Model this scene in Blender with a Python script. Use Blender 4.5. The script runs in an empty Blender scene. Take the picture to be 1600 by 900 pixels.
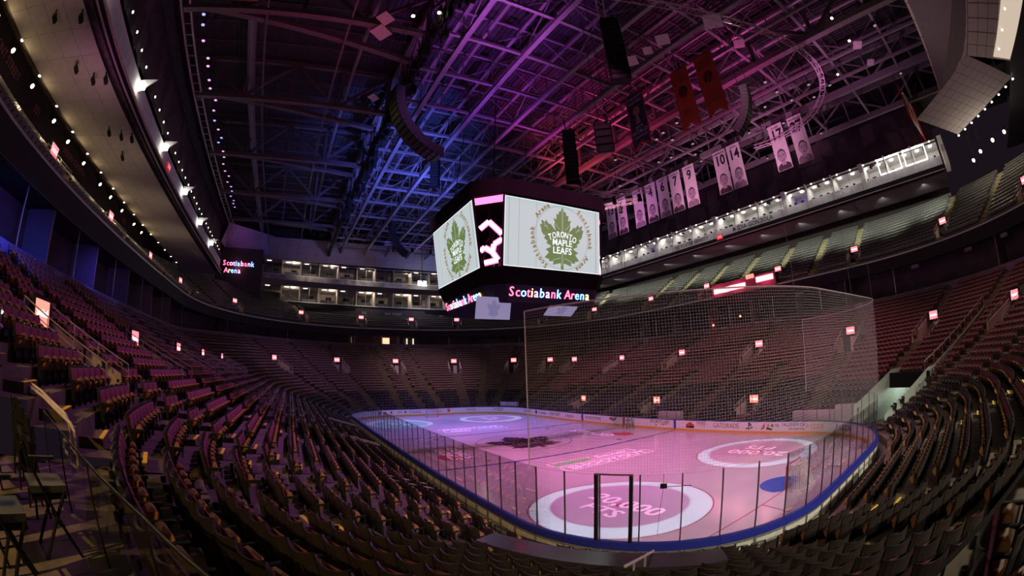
import bpy, math, random
import numpy as np
from mathutils import Vector, Matrix

random.seed(7)
rng = np.random.default_rng(7)
scene = bpy.context.scene
COL = scene.collection
PI = math.pi

# ---------------------------------------------------------------- camera
CAM_POS = Vector((-36.790, 21.118, 7.067))
YAW, PITCH, ROLL = -0.50659, 0.18296, -0.03374
F_PX = 695.666
def cam_axes():
    ca, sa, cb, sb = math.cos(YAW), math.sin(YAW), math.cos(PITCH), math.sin(PITCH)
    f = Vector((ca * cb, sa * cb, sb)); r = Vector((sa, -ca, 0)); u = r.cross(f)
    cc, sc = math.cos(ROLL), math.sin(ROLL)
    return r * cc + u * sc, u * cc - r * sc, f
CR, CU, CF = cam_axes()
cam_data = bpy.data.cameras.new('camera')
cam_data.type = 'PANO'
for holder in (cam_data, getattr(cam_data, 'cycles', None)):
    if holder is not None and hasattr(holder, 'panorama_type'):
        holder.panorama_type = 'FISHEYE_EQUISOLID'
        holder.fisheye_lens = F_PX * 36.0 / 1600.0
        holder.fisheye_fov = PI
        break
cam_data.sensor_width = 36.0
cam_data.sensor_fit = 'HORIZONTAL'
cam_data.clip_start = 0.05
cam_data.clip_end = 400
cam = bpy.data.objects.new('camera', cam_data)
M = Matrix.Identity(4)
for i, v in enumerate((CR, CU, -CF)):
    M[0][i], M[1][i], M[2][i] = v
M.translation = CAM_POS
cam.matrix_world = M
COL.objects.link(cam)
scene.camera = cam

# ---------------------------------------------------------------- world, exposure, lights
scene.view_settings.view_transform = 'Standard'
scene.view_settings.look = 'None'
scene.view_settings.exposure = 0.0
scene.view_settings.gamma = 1.0
scene.view_settings.use_curve_mapping = False
world = bpy.data.worlds.new('world'); scene.world = world
world.use_nodes = True
world.node_tree.nodes['Background'].inputs[0].default_value = (0.010, 0.006, 0.010, 1)
world.node_tree.nodes['Background'].inputs[1].default_value = 1.0
try:
    scene.cycles.use_denoising = True
    scene.cycles.max_bounces = 6
    scene.cycles.diffuse_bounces = 2
    scene.cycles.glossy_bounces = 2
    scene.cycles.transparent_max_bounces = 16
    scene.cycles.sample_clamp_indirect = 4.0
    scene.cycles.caustics_reflective = False
    scene.cycles.caustics_refractive = False
except Exception:
    pass

def look(o, target):
    d = Vector(target) - o.location
    o.rotation_euler = d.to_track_quat('-Z', 'Y').to_euler()
def spot(name, loc, target, col, watts, angle=60, blend=0.6, radius=0.15):
    l = bpy.data.lights.new(name, 'SPOT'); l.energy = watts; l.color = col
    l.spot_size = math.radians(angle); l.spot_blend = blend; l.shadow_soft_size = radius
    o = bpy.data.objects.new(name, l); o.location = loc; look(o, target); COL.objects.link(o)
    return o
def point(name, loc, col, watts, radius=0.12):
    l = bpy.data.lights.new(name, 'POINT'); l.energy = watts; l.color = col; l.shadow_soft_size = radius
    o = bpy.data.objects.new(name, l); o.location = loc; COL.objects.link(o)
    return o
def area(name, loc, target, col, watts, sx=2, sy=2, spread=180):
    l = bpy.data.lights.new(name, 'AREA'); l.shape = 'RECTANGLE'; l.size = sx; l.size_y = sy
    l.energy = watts; l.color = col; l.spread = math.radians(spread)
    o = bpy.data.objects.new(name, l); o.location = loc; look(o, target); COL.objects.link(o)
    return o

PINK = (1.0, 0.23, 0.62); VIOLET = (0.33, 0.25, 1.0); BLUE = (0.10, 0.16, 1.0); RED = (1.0, 0.10, 0.16)
MAGENTA = (0.85, 0.12, 0.75); WARM = (1.0, 0.72, 0.36); WHITE = (1.0, 0.95, 0.86); COOL = (0.75, 0.9, 1.0)
# rink wash: pink over the near half, violet over the far half
for x, y, tx, ty, c, w in ((-23, 9, -19, 4, PINK, 19000), (-24, -2, -20, -4, PINK, 20000), (-13, 11, -7, -3, PINK, 23000), (-13, -11, -7, 3, PINK, 25000),
                           (-12, 0, -3, 0, PINK, 16000), (12, 11, 5, -4, PINK, 22000), (12, -11, 5, 4, (.58, .24, 1.0), 22000), (12, 0, 3, 0, (.7, .26, .95), 18000),
                           (21, 8, 18, 4, VIOLET, 30000), (21, -8, 18, -4, VIOLET, 26000), (27, 0, 24, 0, VIOLET, 18000)):
    spot('rink_wash', (x, y, 32.4), (tx, ty, 0), c, w, 58, 0.9, 0.3)
# neutral work light on the near goal end
spot('goal_wash', (-26, -4, 32.4), (-28, -2, 0), (1.0, 0.82, 0.78), 15000, 40, 0.9, 0.3)
# bowl wash
for (x, y), (tx, ty, tz), c, w in (((-18, -10), (-20, -26, 6), (1.0, 0.46, 0.46), 20000), ((0, -10), (-2, -26, 6), (1.0, 0.44, 0.56), 18000),
                                   ((15, -10), (18, -26, 6), (0.95, 0.44, 0.70), 16000), ((25, 0), (44, -4, 6), (0.95, 0.55, 0.76), 24000),
                                   ((20, 9), (40, 18, 6), (0.70, 0.30, 0.95), 13000), ((-12, 9), (-10, 23, 4.5), (0.70, 0.20, 1.0), 12500),
                                   ((-16, 9), (-21, 23, 4.5), (0.74, 0.22, 1.0), 13500), ((6, 9), (12, 23, 4.5), (0.6, 0.2, 1.0), 10000),
                                   ((-25, -9), (-38, -22, 6), (1.0, 0.50, 0.45), 10000)):
    spot('bowl_wash', (x, y, 32.2), (tx, ty, tz), c, w, 50, 1.0, 0.3)
# coloured uplight on the roof steel, plus unseen spots added to brighten the banners
for loc, tgt, c, w, a in (((2, 9, 21), (13, 9, 37), BLUE, 22000, 80), ((12, 3, 23), (26, 6, 37), BLUE, 24000, 90), ((22, 16, 25), (20, 22, 37), BLUE, 1200, 80),
                          ((-3, 4, 24), (-3, 4, 37), (.45, .08, 1.0), 4200, 100), ((-13, 7, 25), (-13, 8, 37), (0.62, 0.10, 0.85), 5200, 100),
                          ((3, -8, 24), (5, -14, 37), RED, 11000, 80), ((-4, -9, 25), (-7, -13, 37), (1, 0.05, 0.25), 6000, 90), ((0, -3, 24), (0, -4, 37), (.9, .06, .55), 4500, 80),
                          ((-20, -11.5, 24), (-20, -15, 37), (0.85, 0.08, 0.45), 5200, 110), ((-30, -14, 25), (-30, -20, 36), (0.62, 0.22, 0.5), 3000, 120),
                          ((-12, 19, 22), (-9, 24, 37), (0.75, 0.06, 0.20), 1500, 110), ((-2, -14, 15), (-6, -24, 29), (1.0, .40, .66), 15000, 42), ((-16, -13, 15), (-17, -24, 29), (1.0, .42, .70), 15000, 42), ((8, -14, 15), (6, -24, 29), (.9, .30, .75), 12000, 42)):
    spot('roof_banner_uplight', loc, tgt, c, w, a, 1.0, 0.2)
# house lights below the front of the upper deck, over the near seats
for loc, tgt, c, w, a in (((-44, 30, 14.2), (-28, 22, 3.5), (1.0, 0.62, 0.20), 4200, 56), ((-31, 36.5, 14.2), (-25, 25, 5), (1.0, 0.62, 0.20), 3000, 60),
                          ((-53, 12, 14.2), (-38, 8, 2.5), (1.0, 0.90, 0.70), 12000, 80), ((-54, 0, 14.2), (-40, -2, 3), (1.0, 0.93, 0.74), 14000, 80),
                          ((-52, -13, 14.2), (-40, -10, 4), (1.0, 0.88, 0.7), 4000, 80), ((-50, 22, 14.2), (-34, 12, 1.5), (1.0, 0.82, 0.55), 4000, 60)):
    spot('house_light', loc, tgt, c, w, a, 1.0, 0.12)

# ---------------------------------------------------------------- materials
MATS = {}
def mat(name, col, rough=0.6, metal=0.0, emit=None, es=0.0, var=0.12, scale=6.0, spec=0.4, bump=0.0):
    if name in MATS: return MATS[name]
    m = bpy.data.materials.new(name); m.use_nodes = True
    nt = m.node_tree; b = nt.nodes['Principled BSDF']
    tc = nt.nodes.new('ShaderNodeTexCoord'); nz = nt.nodes.new('ShaderNodeTexNoise')
    nz.inputs['Scale'].default_value = scale; nz.inputs['Detail'].default_value = 3
    nt.links.new(tc.outputs['Object'], nz.inputs['Vector'])
    cr = nt.nodes.new('ShaderNodeValToRGB')
    cr.color_ramp.elements[0].color = tuple(max(0, c * (1 - var)) for c in col) + (1,)
    cr.color_ramp.elements[1].color = tuple(min(1, c * (1 + var)) for c in col) + (1,)
    cr.color_ramp.elements[0].position = 0.3; cr.color_ramp.elements[1].position = 0.7
    nt.links.new(nz.outputs['Fac'], cr.inputs['Fac'])
    nt.links.new(cr.outputs['Color'], b.inputs['Base Color'])
    if emit is not None:                       # a luminous face: its unlit surface is dark
        for e_, k_ in zip(cr.color_ramp.elements, (.02, .03)): e_.color = (k_, k_, k_, 1)
    b.inputs['Roughness'].default_value = rough; b.inputs['Metallic'].default_value = metal
    b.inputs['Specular IOR Level'].default_value = spec
    if emit is not None:
        b.inputs['Emission Color'].default_value = tuple(emit) + (1,); b.inputs['Emission Strength'].default_value = es
    if bump:
        bp = nt.nodes.new('ShaderNodeBump'); bp.inputs['Strength'].default_value = bump
        nt.links.new(nz.outputs['Fac'], bp.inputs['Height']); nt.links.new(bp.outputs['Normal'], b.inputs['Normal'])
    MATS[name] = m
    return m
def glass_mat(name, tint, alpha):
    """clear pane: mostly transparent with a faint glossy sheen"""
    m = bpy.data.materials.new(name); m.use_nodes = True; nt = m.node_tree
    for n in list(nt.nodes): nt.nodes.remove(n)
    out = nt.nodes.new('ShaderNodeOutputMaterial'); mx = nt.nodes.new('ShaderNodeMixShader')
    t = nt.nodes.new('ShaderNodeBsdfTransparent'); t.inputs[0].default_value = (*tint, 1)
    g = nt.nodes.new('ShaderNodeBsdfGlossy'); g.inputs['Roughness'].default_value = 0.05
    g.inputs[0].default_value = (0.9, 0.9, 0.95, 1)
    fr = nt.nodes.new('ShaderNodeFresnel'); fr.inputs[0].default_value = 1.3
    mu = nt.nodes.new('ShaderNodeMath'); mu.operation = 'MULTIPLY'; mu.inputs[1].default_value = alpha
    nt.links.new(fr.outputs[0], mu.inputs[0]); nt.links.new(mu.outputs[0], mx.inputs[0])
    nt.links.new(t.outputs[0], mx.inputs[1]); nt.links.new(g.outputs[0], mx.inputs[2])
    nt.links.new(mx.outputs[0], out.inputs[0]); MATS[name] = m
    return m
def net_mat(name, cell, width, col):
    """knotted netting: strands from the UV grid, holes transparent"""
    m = bpy.data.materials.new(name); m.use_nodes = True; nt = m.node_tree
    for n in list(nt.nodes): nt.nodes.remove(n)
    out = nt.nodes.new('ShaderNodeOutputMaterial'); mx = nt.nodes.new('ShaderNodeMixShader')
    t = nt.nodes.new('ShaderNodeBsdfTransparent'); d = nt.nodes.new('ShaderNodeBsdfDiffuse'); d.inputs[0].default_value = (*col, 1)
    uv = nt.nodes.new('ShaderNodeUVMap'); sx = nt.nodes.new('ShaderNodeSeparateXYZ'); nt.links.new(uv.outputs[0], sx.inputs[0])
    hs = []
    for k in (0, 1):
        a = nt.nodes.new('ShaderNodeMath'); a.operation = 'DIVIDE'; a.inputs[1].default_value = cell
        f = nt.nodes.new('ShaderNodeMath'); f.operation = 'FRACT'
        l = nt.nodes.new('ShaderNodeMath'); l.operation = 'LESS_THAN'; l.inputs[1].default_value = width / cell
        nt.links.new(sx.outputs[k], a.inputs[0]); nt.links.new(a.outputs[0], f.inputs[0]); nt.links.new(f.outputs[0], l.inputs[0]); hs.append(l)
    mxm = nt.nodes.new('ShaderNodeMath'); mxm.operation = 'MAXIMUM'
    nt.links.new(hs[0].outputs[0], mxm.inputs[0]); nt.links.new(hs[1].outputs[0], mxm.inputs[1])
    nt.links.new(mxm.outputs[0], mx.inputs[0]); nt.links.new(t.outputs[0], mx.inputs[1]); nt.links.new(d.outputs[0], mx.inputs[2])
    nt.links.new(mx.outputs[0], out.inputs[0]); MATS[name] = m
    return m

concrete = mat('concrete', (0.30, 0.26, 0.22), 0.85, var=0.25, scale=3)
dark_concrete = mat('dark_concrete', (0.13, 0.11, 0.10), 0.9, var=0.3, scale=2)
wall_dark = mat('wall_dark', (0.035, 0.03, 0.035), 0.8)
shell_mat = mat('seat_shell_plastic', (0.026, 0.019, 0.018), 0.42, var=0.2)
fabric = mat('maroon_fabric', (0.21, 0.048, 0.072), 0.8, var=0.2, scale=25)
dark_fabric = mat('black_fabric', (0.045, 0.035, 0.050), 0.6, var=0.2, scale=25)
plywood = mat('tan_plywood', (0.34, 0.15, 0.03), 0.5, var=0.2, scale=12)
black_metal = mat('black_metal', (0.015, 0.015, 0.017), 0.4, metal=0.3)
black_plastic = mat('black_plastic', (0.014, 0.014, 0.015), 0.7, spec=.15)
rail_metal = mat('rail_metal', (0.62, 0.58, 0.54), 0.35, metal=0.6)
white_rail = mat('cream_painted_rail', (0.75, 0.66, 0.56), 0.35)
steel = mat('roof_steel', (0.23, 0.20, 0.23), 0.55, metal=0.2, var=0.2)
roof_metal = mat('roof_deck_metal', (0.05, 0.045, 0.055), 0.6, metal=0.1, var=0.25, scale=1.5)
white_board = mat('white_board_plastic', (0.80, 0.78, 0.80), 0.3, var=0.03)
kick = mat('yellow_kick_plastic', (0.75, 0.36, 0.05), 0.4, var=0.05)
blue_cap = mat('blue_cap_plastic', (0.02, 0.03, 0.30), 0.4, var=0.1)
cream_panel = mat('cream_board_back', (0.58, 0.56, 0.50), 0.6, var=0.15)
grey_frame = mat('grey_frame_metal', (0.22, 0.22, 0.21), 0.5, metal=0.3)
glass = glass_mat('clear_pane', (0.95, 0.96, 0.97), 0.5)
post_metal = mat('glass_post_metal', (0.10, 0.08, 0.10), 0.4, metal=0.5)
soffit_tile = mat('soffit_tile', (0.42, 0.38, 0.34), 0.85, var=0.08, scale=1.5)
white_paint = mat('white_paint', (0.78, 0.76, 0.72), 0.7, var=0.05)
stair_mat = mat('stair_concrete', (0.10, 0.075, 0.055), 0.85, var=0.25, scale=4)
nosing_mat = mat('yellow_nosing', (0.80, 0.55, 0.04), 0.6, var=0.1)
ink = mat('black_ink', (0.015, 0.015, 0.02), 0.6)
red_ink = mat('red_ink', (0.55, 0.03, 0.03), 0.6)
orange_ink = mat('orange_ink', (0.75, 0.22, 0.03), 0.6)
white_ink = mat('white_ink', (0.92, 0.92, 0.95), 0.5, var=0.02)
blue_ink = mat('blue_ink', (0.03, 0.05, 0.32), 0.5)
lamp_warm = mat('warm_lamp_glass', (1, 0.9, 0.6), 0.4, emit=(1.0, 0.80, 0.42), es=30)
lamp_white = mat('white_lamp_glass', (1, 1, 1), 0.4, emit=(1.0, 0.95, 0.85), es=9)
dot_lamp = mat('small_downlight_glass', (1, 1, 1), 0.4, emit=(1.0, 0.92, 0.78), es=5)

# ---------------------------------------------------------------- mesh helpers
class MB:
    def __init__(self): self.v = []; self.f = []
    def add(self, vs, fs):
        n = len(self.v); self.v.extend([tuple(p) for p in vs]); self.f.extend([tuple(i + n for i in q) for q in fs]); return self
    def obox(self, c, X, Y, Z):
        c, X, Y, Z = Vector(c), Vector(X), Vector(Y), Vector(Z)
        vs = [c + X * a + Y * b + Z * d for a in (-1, 1) for b in (-1, 1) for d in (-1, 1)]
        return self.add(vs, [(0, 1, 3, 2), (4, 6, 7, 5), (0, 4, 5, 1), (2, 3, 7, 6), (0, 2, 6, 4), (1, 5, 7, 3)])
    def box(self, x0, x1, y0, y1, z0, z1):
        return self.obox(((x0 + x1) / 2, (y0 + y1) / 2, (z0 + z1) / 2), ((x1 - x0) / 2, 0, 0), (0, (y1 - y0) / 2, 0), (0, 0, (z1 - z0) / 2))
    def beam(self, a, b, w, h, up=(0, 0, 1)):
        a, b = Vector(a), Vector(b); d = (b - a).normalized(); up = Vector(up)
        s = d.cross(up)
        if s.length < 1e-4: s = d.cross(Vector((1, 0, 0)))
        s.normalize(); u = s.cross(d)
        return self.obox((a + b) / 2, (b - a) / 2, s * (w / 2), u * (h / 2))
    def tube(self, pts, r, n=6):
        pts = [Vector(p) for p in pts]; m = len(pts); vs = []; fs = []
        ref = Vector((0, 0, 1))
        for i, p in enumerate(pts):
            t = (pts[min(i + 1, m - 1)] - pts[max(i - 1, 0)]).normalized()
            s = t.cross(ref)
            if s.length < 0.05: s = t.cross(Vector((1, 0, 0)))
            s.normalize(); u = s.cross(t)
            for k in range(n):
                a = 2 * PI * k / n; vs.append(p + s * (r * math.cos(a)) + u * (r * math.sin(a)))
        for i in range(m - 1):
            for k in range(n):
                k2 = (k + 1) % n; fs.append((i * n + k, i * n + k2, (i + 1) * n + k2, (i + 1) * n + k))
        fs.append(tuple(range(n - 1, -1, -1))); fs.append(tuple((m - 1) * n + k for k in range(n)))
        return self.add(vs, fs)
    def disc(self, c, n, r, th=0.02, seg=16, r2=None):
        n = Vector(n).normalized(); c = Vector(c)
        return self.cone(c - n * th / 2, c + n * th / 2, r, r if r2 is None else r2, seg)
    def cone(self, a, b, r0, r1, n=12):
        a, b = Vector(a), Vector(b); d = (b - a).normalized()
        s = d.cross(Vector((0, 0, 1)))
        if s.length < 0.05: s = d.cross(Vector((1, 0, 0)))
        s.normalize(); u = s.cross(d); vs = []
        for p, r in ((a, r0), (b, r1)):
            for k in range(n):
                t = 2 * PI * k / n; vs.append(p + s * (r * math.cos(t)) + u * (r * math.sin(t)))
        fs = [(k, (k + 1) % n, n + (k + 1) % n, n + k) for k in range(n)] + [tuple(range(n - 1, -1, -1)), tuple(range(n, 2 * n))]
        return self.add(vs, fs)
    def prism(self, poly, o, ax, ay, th):
        """flat outline poly in plane (ax, ay) at o, extruded th along ax x ay"""
        o, ax, ay = Vector(o), Vector(ax), Vector(ay); nn = ax.cross(ay).normalized(); n = len(poly)
        vs = [o + ax * x + ay * y for x, y in poly] + [o + ax * x + ay * y + nn * th for x, y in poly]
        fs = [tuple(range(n - 1, -1, -1)), tuple(range(n, 2 * n))] + [(i, (i + 1) % n, n + (i + 1) % n, n + i) for i in range(n)]
        return self.add(vs, fs)
    def strip(self, A, B, closed=False):
        n = len(A); k0 = len(self.v)
        self.v.extend([tuple(p) for p in A]); self.v.extend([tuple(p) for p in B])
        for i in range(n - 1 + (1 if closed else 0)):
            j = (i + 1) % n; self.f.append((k0 + i, k0 + j, k0 + n + j, k0 + n + i))
        return self
    def mesh(self, name):
        me = bpy.data.meshes.new(name); me.from_pydata(self.v, [], self.f); me.update(); return me
    def obj(self, name, m, parent=None, smooth=False):
        me = self.mesh(name); me.materials.append(m)
        if smooth:
            for p in me.polygons: p.use_smooth = True
        o = bpy.data.objects.new(name, me)
        if parent is not None: o.parent = parent
        COL.objects.link(o); return o
def link_mesh(name, me, parent=None, loc=None):
    o = bpy.data.objects.new(name, me); 
    if parent is not None: o.parent = parent
    if loc is not None: o.location = loc
    COL.objects.link(o); return o
def tag(o, label=None, cat=None, group=None, kind=None):
    if label: o['label'] = label
    if cat: o['category'] = cat
    if group: o['group'] = group
    if kind: o['kind'] = kind
    return o
def thing(name, label, cat, loc=(0, 0, 0), group=None):
    """an Empty that parents a thing's parts; parts are written in world coordinates"""
    o = bpy.data.objects.new(name, None); o.empty_display_size = 0.2; COL.objects.link(o)
    return tag(o, label, cat, group)
def text(body, o, ax, ay, size, m, parent, name='lettering', align='CENTER', extrude=0.004, sx=1.0, bold=0.0):
    cu = bpy.data.curves.new(name, 'FONT'); cu.body = body; cu.size = size; cu.align_x = align; cu.align_y = 'CENTER'
    cu.extrude = extrude; cu.offset = bold; cu.materials.append(m); cu.resolution_u = 2
    ob = bpy.data.objects.new(name, cu)
    ax, ay = Vector(ax).normalized(), Vector(ay).normalized(); az = ax.cross(ay)
    mm = Matrix.Identity(4)
    for i, v in enumerate((ax * sx, ay, az)): mm[0][i], mm[1][i], mm[2][i] = v
    mm.translation = Vector(o); ob.matrix_world = mm
    if parent is not None: ob.parent = parent
    COL.objects.link(ob); return ob

# ---------------------------------------------------------------- rink and bowl geometry
HX, HY, CRAD, KE = 30.48, 12.95, 8.53, 1.1
SX, SY = HX - CRAD, HY - CRAD
LC = CRAD * PI / 2
SEG = [2 * SX, LC, 2 * SY, LC, 2 * SX, LC, 2 * SY, LC]
PER = sum(SEG)
def base(u):
    """perimeter parameter -> base point and outward normal; starts at the side the camera is on, far from it, and runs away from it"""
    u = u % PER
    for k, L in enumerate(SEG):
        if u <= L: break
        u -= L
    if k == 0: return (-SX + u, HY, 0, 1)
    if k == 2: return (HX, SY - u, 1, 0)
    if k == 4: return (SX - u, -HY, 0, -1)
    if k == 6: return (-HX, -SY + u, -1, 0)
    t = u / CRAD
    if k == 1: a, cx, cy = PI / 2 - t, SX, SY
    elif k == 3: a, cx, cy = -t, SX, -SY
    elif k == 5: a, cx, cy = -PI / 2 - t, -SX, -SY
    else: a, cx, cy = PI - t, -SX, SY
    n = (math.cos(a), math.sin(a)); return (cx + CRAD * n[0], cy + CRAD * n[1], *n)
def U(kind, v):
    c = np.cumsum([0] + SEG)
    if kind == 'S+': return c[0] + v + SX
    if kind == 'E+': return c[2] + SY - v
    if kind == 'S-': return c[4] + SX - v
    if kind == 'E-': return c[6] + v + SY
    t = math.radians(v) * CRAD
    if kind == 'C++': return c[1] + LC - t
    if kind == 'C+-': return c[3] + t
    if kind == 'C--': return c[5] + LC - t
    return c[7] + t
def P(u, d, z=0.0):
    bx, by, nx, ny = base(u); return Vector((bx + nx * d * KE, by + ny * d, z))
def nrm(u):
    """outward unit normal and tangent (in the direction of growing u) of the seat loops"""
    bx, by, nx, ny = base(u); n = Vector((nx, ny / KE, 0)) if abs(nx * ny) > 1e-6 else Vector((nx, ny, 0))
    n = Vector((nx, ny, 0)).normalized(); t = Vector((n.y, -n.x, 0)); return n, t
def wfar(x):
    t = min(max((x - 15) / 35, 0), 1); return t * t * (3 - 2 * t)
def zL(d, x): return .45 + .375 * (d - 1) + .0031 * (d - 1) ** 2 + 1.4 * wfar(x) * d / 24.5
def zU(d): return 16.1 + .645 * (d - 24)
def zLu(u, d): return zL(d, P(u, d).x)
def project(p):
    d = Vector(p) - CAM_POS; L = d.length; d = d / L
    th = math.acos(max(-1, min(1, d.dot(CF)))); a, b = d.dot(CR), d.dot(CU); rho = math.hypot(a, b) + 1e-9
    r = 2 * F_PX * math.sin(th / 2); return 800 + r * a / rho, 450 - r * b / rho, L
def in_frame(p, margin=60):
    x, y, L = project(p); return -margin < x < 1600 + margin and -margin < y < 900 + margin

# ================================================================ LARGE STRUCTURE
# ---------------------------------------------------------------- ice and its markings
def ring_pts(d, n=260): return [P(PER * i / n, d) for i in range(n)]
def flat_poly(pts, z): return [(p[0], p[1], z) for p in pts]
ice_mat = mat('ice', (0.46, 0.46, 0.50), 0.16, var=0.05, scale=0.4, spec=0.6)
b = MB(); pts = ring_pts(-0.02); b.add(flat_poly(pts, 0.0), [tuple(range(len(pts) - 1, -1, -1))])
ice = tag(b.obj('floor_ice', ice_mat), 'white rink ice with red and blue lines and projected circles', None, None, 'structure')
line_blue = mat('ice_line_blue', (0.05, 0.04, 0.22), 0.2); line_red = mat('ice_line_red', (0.34, 0.05, 0.09), 0.2)
crease_blue = mat('crease_blue', (0.03, 0.10, 0.42), 0.25, var=0.1); logo_ink = mat('ice_logo_dark', (0.05, 0.012, 0.05), 0.25)
red_disc = mat('ice_red_disc', (0.42, 0.03, 0.07), 0.25); proj_white = mat('ice_projected_white', (0.93, 0.93, 0.96), 0.3, var=0.02)
ZI = 0.004
def rect_xy(x0, x1, y0, y1, name, m, z=ZI): MB().add([(x0, y0, z), (x1, y0, z), (x1, y1, z), (x0, y1, z)], [(0, 1, 2, 3)]).obj(name, m, ice)
def circle_line(cx, cy, r, w, name, m, a0=0, a1=2 * PI, n=72, z=ZI):
    A = [(cx + (r - w / 2) * math.cos(a0 + (a1 - a0) * i / n), cy + (r - w / 2) * math.sin(a0 + (a1 - a0) * i / n), z) for i in range(n + 1)]
    B = [(cx + (r + w / 2) * math.cos(a0 + (a1 - a0) * i / n), cy + (r + w / 2) * math.sin(a0 + (a1 - a0) * i / n), z) for i in range(n + 1)]
    MB().strip(B, A).obj(name, m, ice)
def disc_xy(cx, cy, rx, ry, name, m, n=40, z=ZI):
    MB().add([(cx + rx * math.cos(2 * PI * i / n), cy + ry * math.sin(2 * PI * i / n), z) for i in range(n)], [tuple(range(n))]).obj(name, m, ice)
for x in (-7.62, 7.62): rect_xy(x - .15, x + .15, -HY, HY, 'blue_line', line_blue)
rect_xy(-.15, .15, -HY, HY, 'centre_line', line_red)
for s in (-1, 1):
    yy = HY - 1.35
    rect_xy(s * 27.13 - .03, s * 27.13 + .03, -yy, yy, 'goal_line', line_red)
    for t in (-1, 1):
        circle_line(s * 21.03, t * 6.7, 4.57, .05, 'faceoff_circle', line_red)
        disc_xy(s * 21.03, t * 6.7, .3, .3, 'faceoff_dot', line_red, 20, ZI * 1.5)
        disc_xy(s * 6.1, t * 6.7, .3, .3, 'faceoff_dot', line_red, 20)
        a = MB(); a.beam((s * 27.13, t * 3.35, ZI), (s * 30.4, t * 4.25, ZI), .06, .002); a.obj('trapezoid_line', line_red, ice)
n = 24
for s, mm in ((-1, crease_blue), (1, mat('crease_pink', (0.80, 0.30, 0.40), 0.3))):
    pl = [(s * 27.1, -1.25)] + [(s * (27.1 - 1.83 * math.cos(-PI / 2 + PI * i / n) ** .8 if 0 < i < n else s * 27.1 * s), 1.55 * math.sin(-PI / 2 + PI * i / n)) for i in range(1, n)] + [(s * 27.1, 1.25)]
    if s > 0: pl = pl[::-1]
    MB().add([(x, y, ZI) for x, y in pl], [tuple(range(len(pl) - 1, -1, -1))]).obj('goal_crease', mm, ice)
circle_line(0, 0, 4.57, .06, 'centre_circle', line_blue)
# leaf outline shared by the screens, the centre logo and the flag
LEAF_HALF = [(0, 1.0), (.055, .855), (.13, .826), (.142, .725), (.223, .745), (.209, .565), (.325, .594), (.267, .464), (.296, .39), (.252, .246), (.235, .19),
             (.44, .406), (.47, .362), (.586, .507), (.606, .42), (.745, .484), (.716, .333), (.79, .333), (.73, .159), (.742, .13), (.66, .014), (.60, .014),
             (.644, -.087), (.528, -.159), (.557, -.232), (.40, -.304), (.426, -.348), (.586, -.42), (.47, -.507), (.623, -.681), (.455, -.725), (.47, -.783), (.31, -.768),
             (.333, -.884), (.08, -.81), (.05, -.826), (.05, -1.0), (0, -1.0)]
LEAF = LEAF_HALF + [(-x, y) for x, y in LEAF_HALF[-2:0:-1]]
def tess(poly):
    from mathutils.geometry import tessellate_polygon
    return [tuple(t) for t in tessellate_polygon([[Vector((x, y, 0)) for x, y in poly]])]
LEAF_T = tess(LEAF)
def flat_shape(poly, tris, o, ax, ay, name, m, parent, off=0.0):
    o, ax, ay = Vector(o), Vector(ax), Vector(ay); nn = ax.cross(ay).normalized()
    vs = [o + ax * x + ay * y + nn * off for x, y in poly]
    fs = []
    for t in tris:
        a_, b_, c_ = (vs[i] for i in t)
        fs.append(t if (b_ - a_).cross(c_ - a_).dot(nn) > 0 else t[::-1])
    return MB().add(vs, fs).obj(name, m, parent)
flat_shape(LEAF, LEAF_T, (0.1, 0, ZI), (0, -4.3, 0), (3.9, 0, 0), 'centre_logo', logo_ink, ice)
for i, (body, y) in enumerate((('TORONTO', 0.35), ('MAPLE', -0.45), ('LEAFS', -1.3))):
    text(body, (y, 0, ZI * 2), (0, -1, 0), (1, 0, 0), 1.0, mat('ice_logo_text', (0.36, 0.26, 0.36), 0.3), ice, 'logo_text', extrude=0.001)
for x, y in ((-3.9, -9.1), (-3.5, 8.9)): disc_xy(x, y, 1.35, .85, 'red_sponsor_disc', red_disc)
# projected words and boxes: their light is put into the colour of flat decals
def ice_text(body, x, y, ang, size, m=proj_white, sx=1.0):
    a = math.radians(ang); text(body, (x, y, ZI * 2.5), (math.cos(a), math.sin(a), 0), (-math.sin(a), math.cos(a), 0), size, m, ice, 'ice_lettering', extrude=0.001, sx=sx, bold=.035)
def ice_frame(cx, cy, w, h, t, m=proj_white):
    """rectangle outline; w along y, h along x"""
    for x0, x1, y0, y1 in ((cx - h / 2, cx - h / 2 + t, cy - w / 2, cy + w / 2), (cx + h / 2 - t, cx + h / 2, cy - w / 2, cy + w / 2),
                           (cx - h / 2, cx + h / 2, cy - w / 2, cy - w / 2 + t), (cx - h / 2, cx + h / 2, cy + w / 2 - t, cy + w / 2)):
        rect_xy(x0, x1, y0, y1, 'ice_frame_bar', m, ZI * 2)
proj_green = mat('ice_projected_green', (0.10, 0.75, 0.12), 0.3); proj_cyan = mat('ice_projected_cyan', (0.15, 0.75, 0.85), 0.3)
ice_frame(-10.75, 0.15, 7.9, 1.35, .10); ice_frame(-12.3, -0.1, 8.3, 1.3, .10)
ice_text('Abbey', -10.75, 2.1, -90, 1.05, proj_green, 1.15); ice_text('Bennett', -10.75, -1.6, -90, 1.0, proj_white, 1.0)
rect_xy(-11.3, -10.2, .38, .46, 'ice_frame_bar', proj_white, ZI * 2)
ice_text('SHOOTOUT', -12.3, -0.2, -90, 1.15, proj_white, 1.15)
ice_frame(11.0, 0.0, 7.9, 1.35, .10); ice_frame(12.6, 0.0, 8.3, 1.3, .10)
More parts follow.
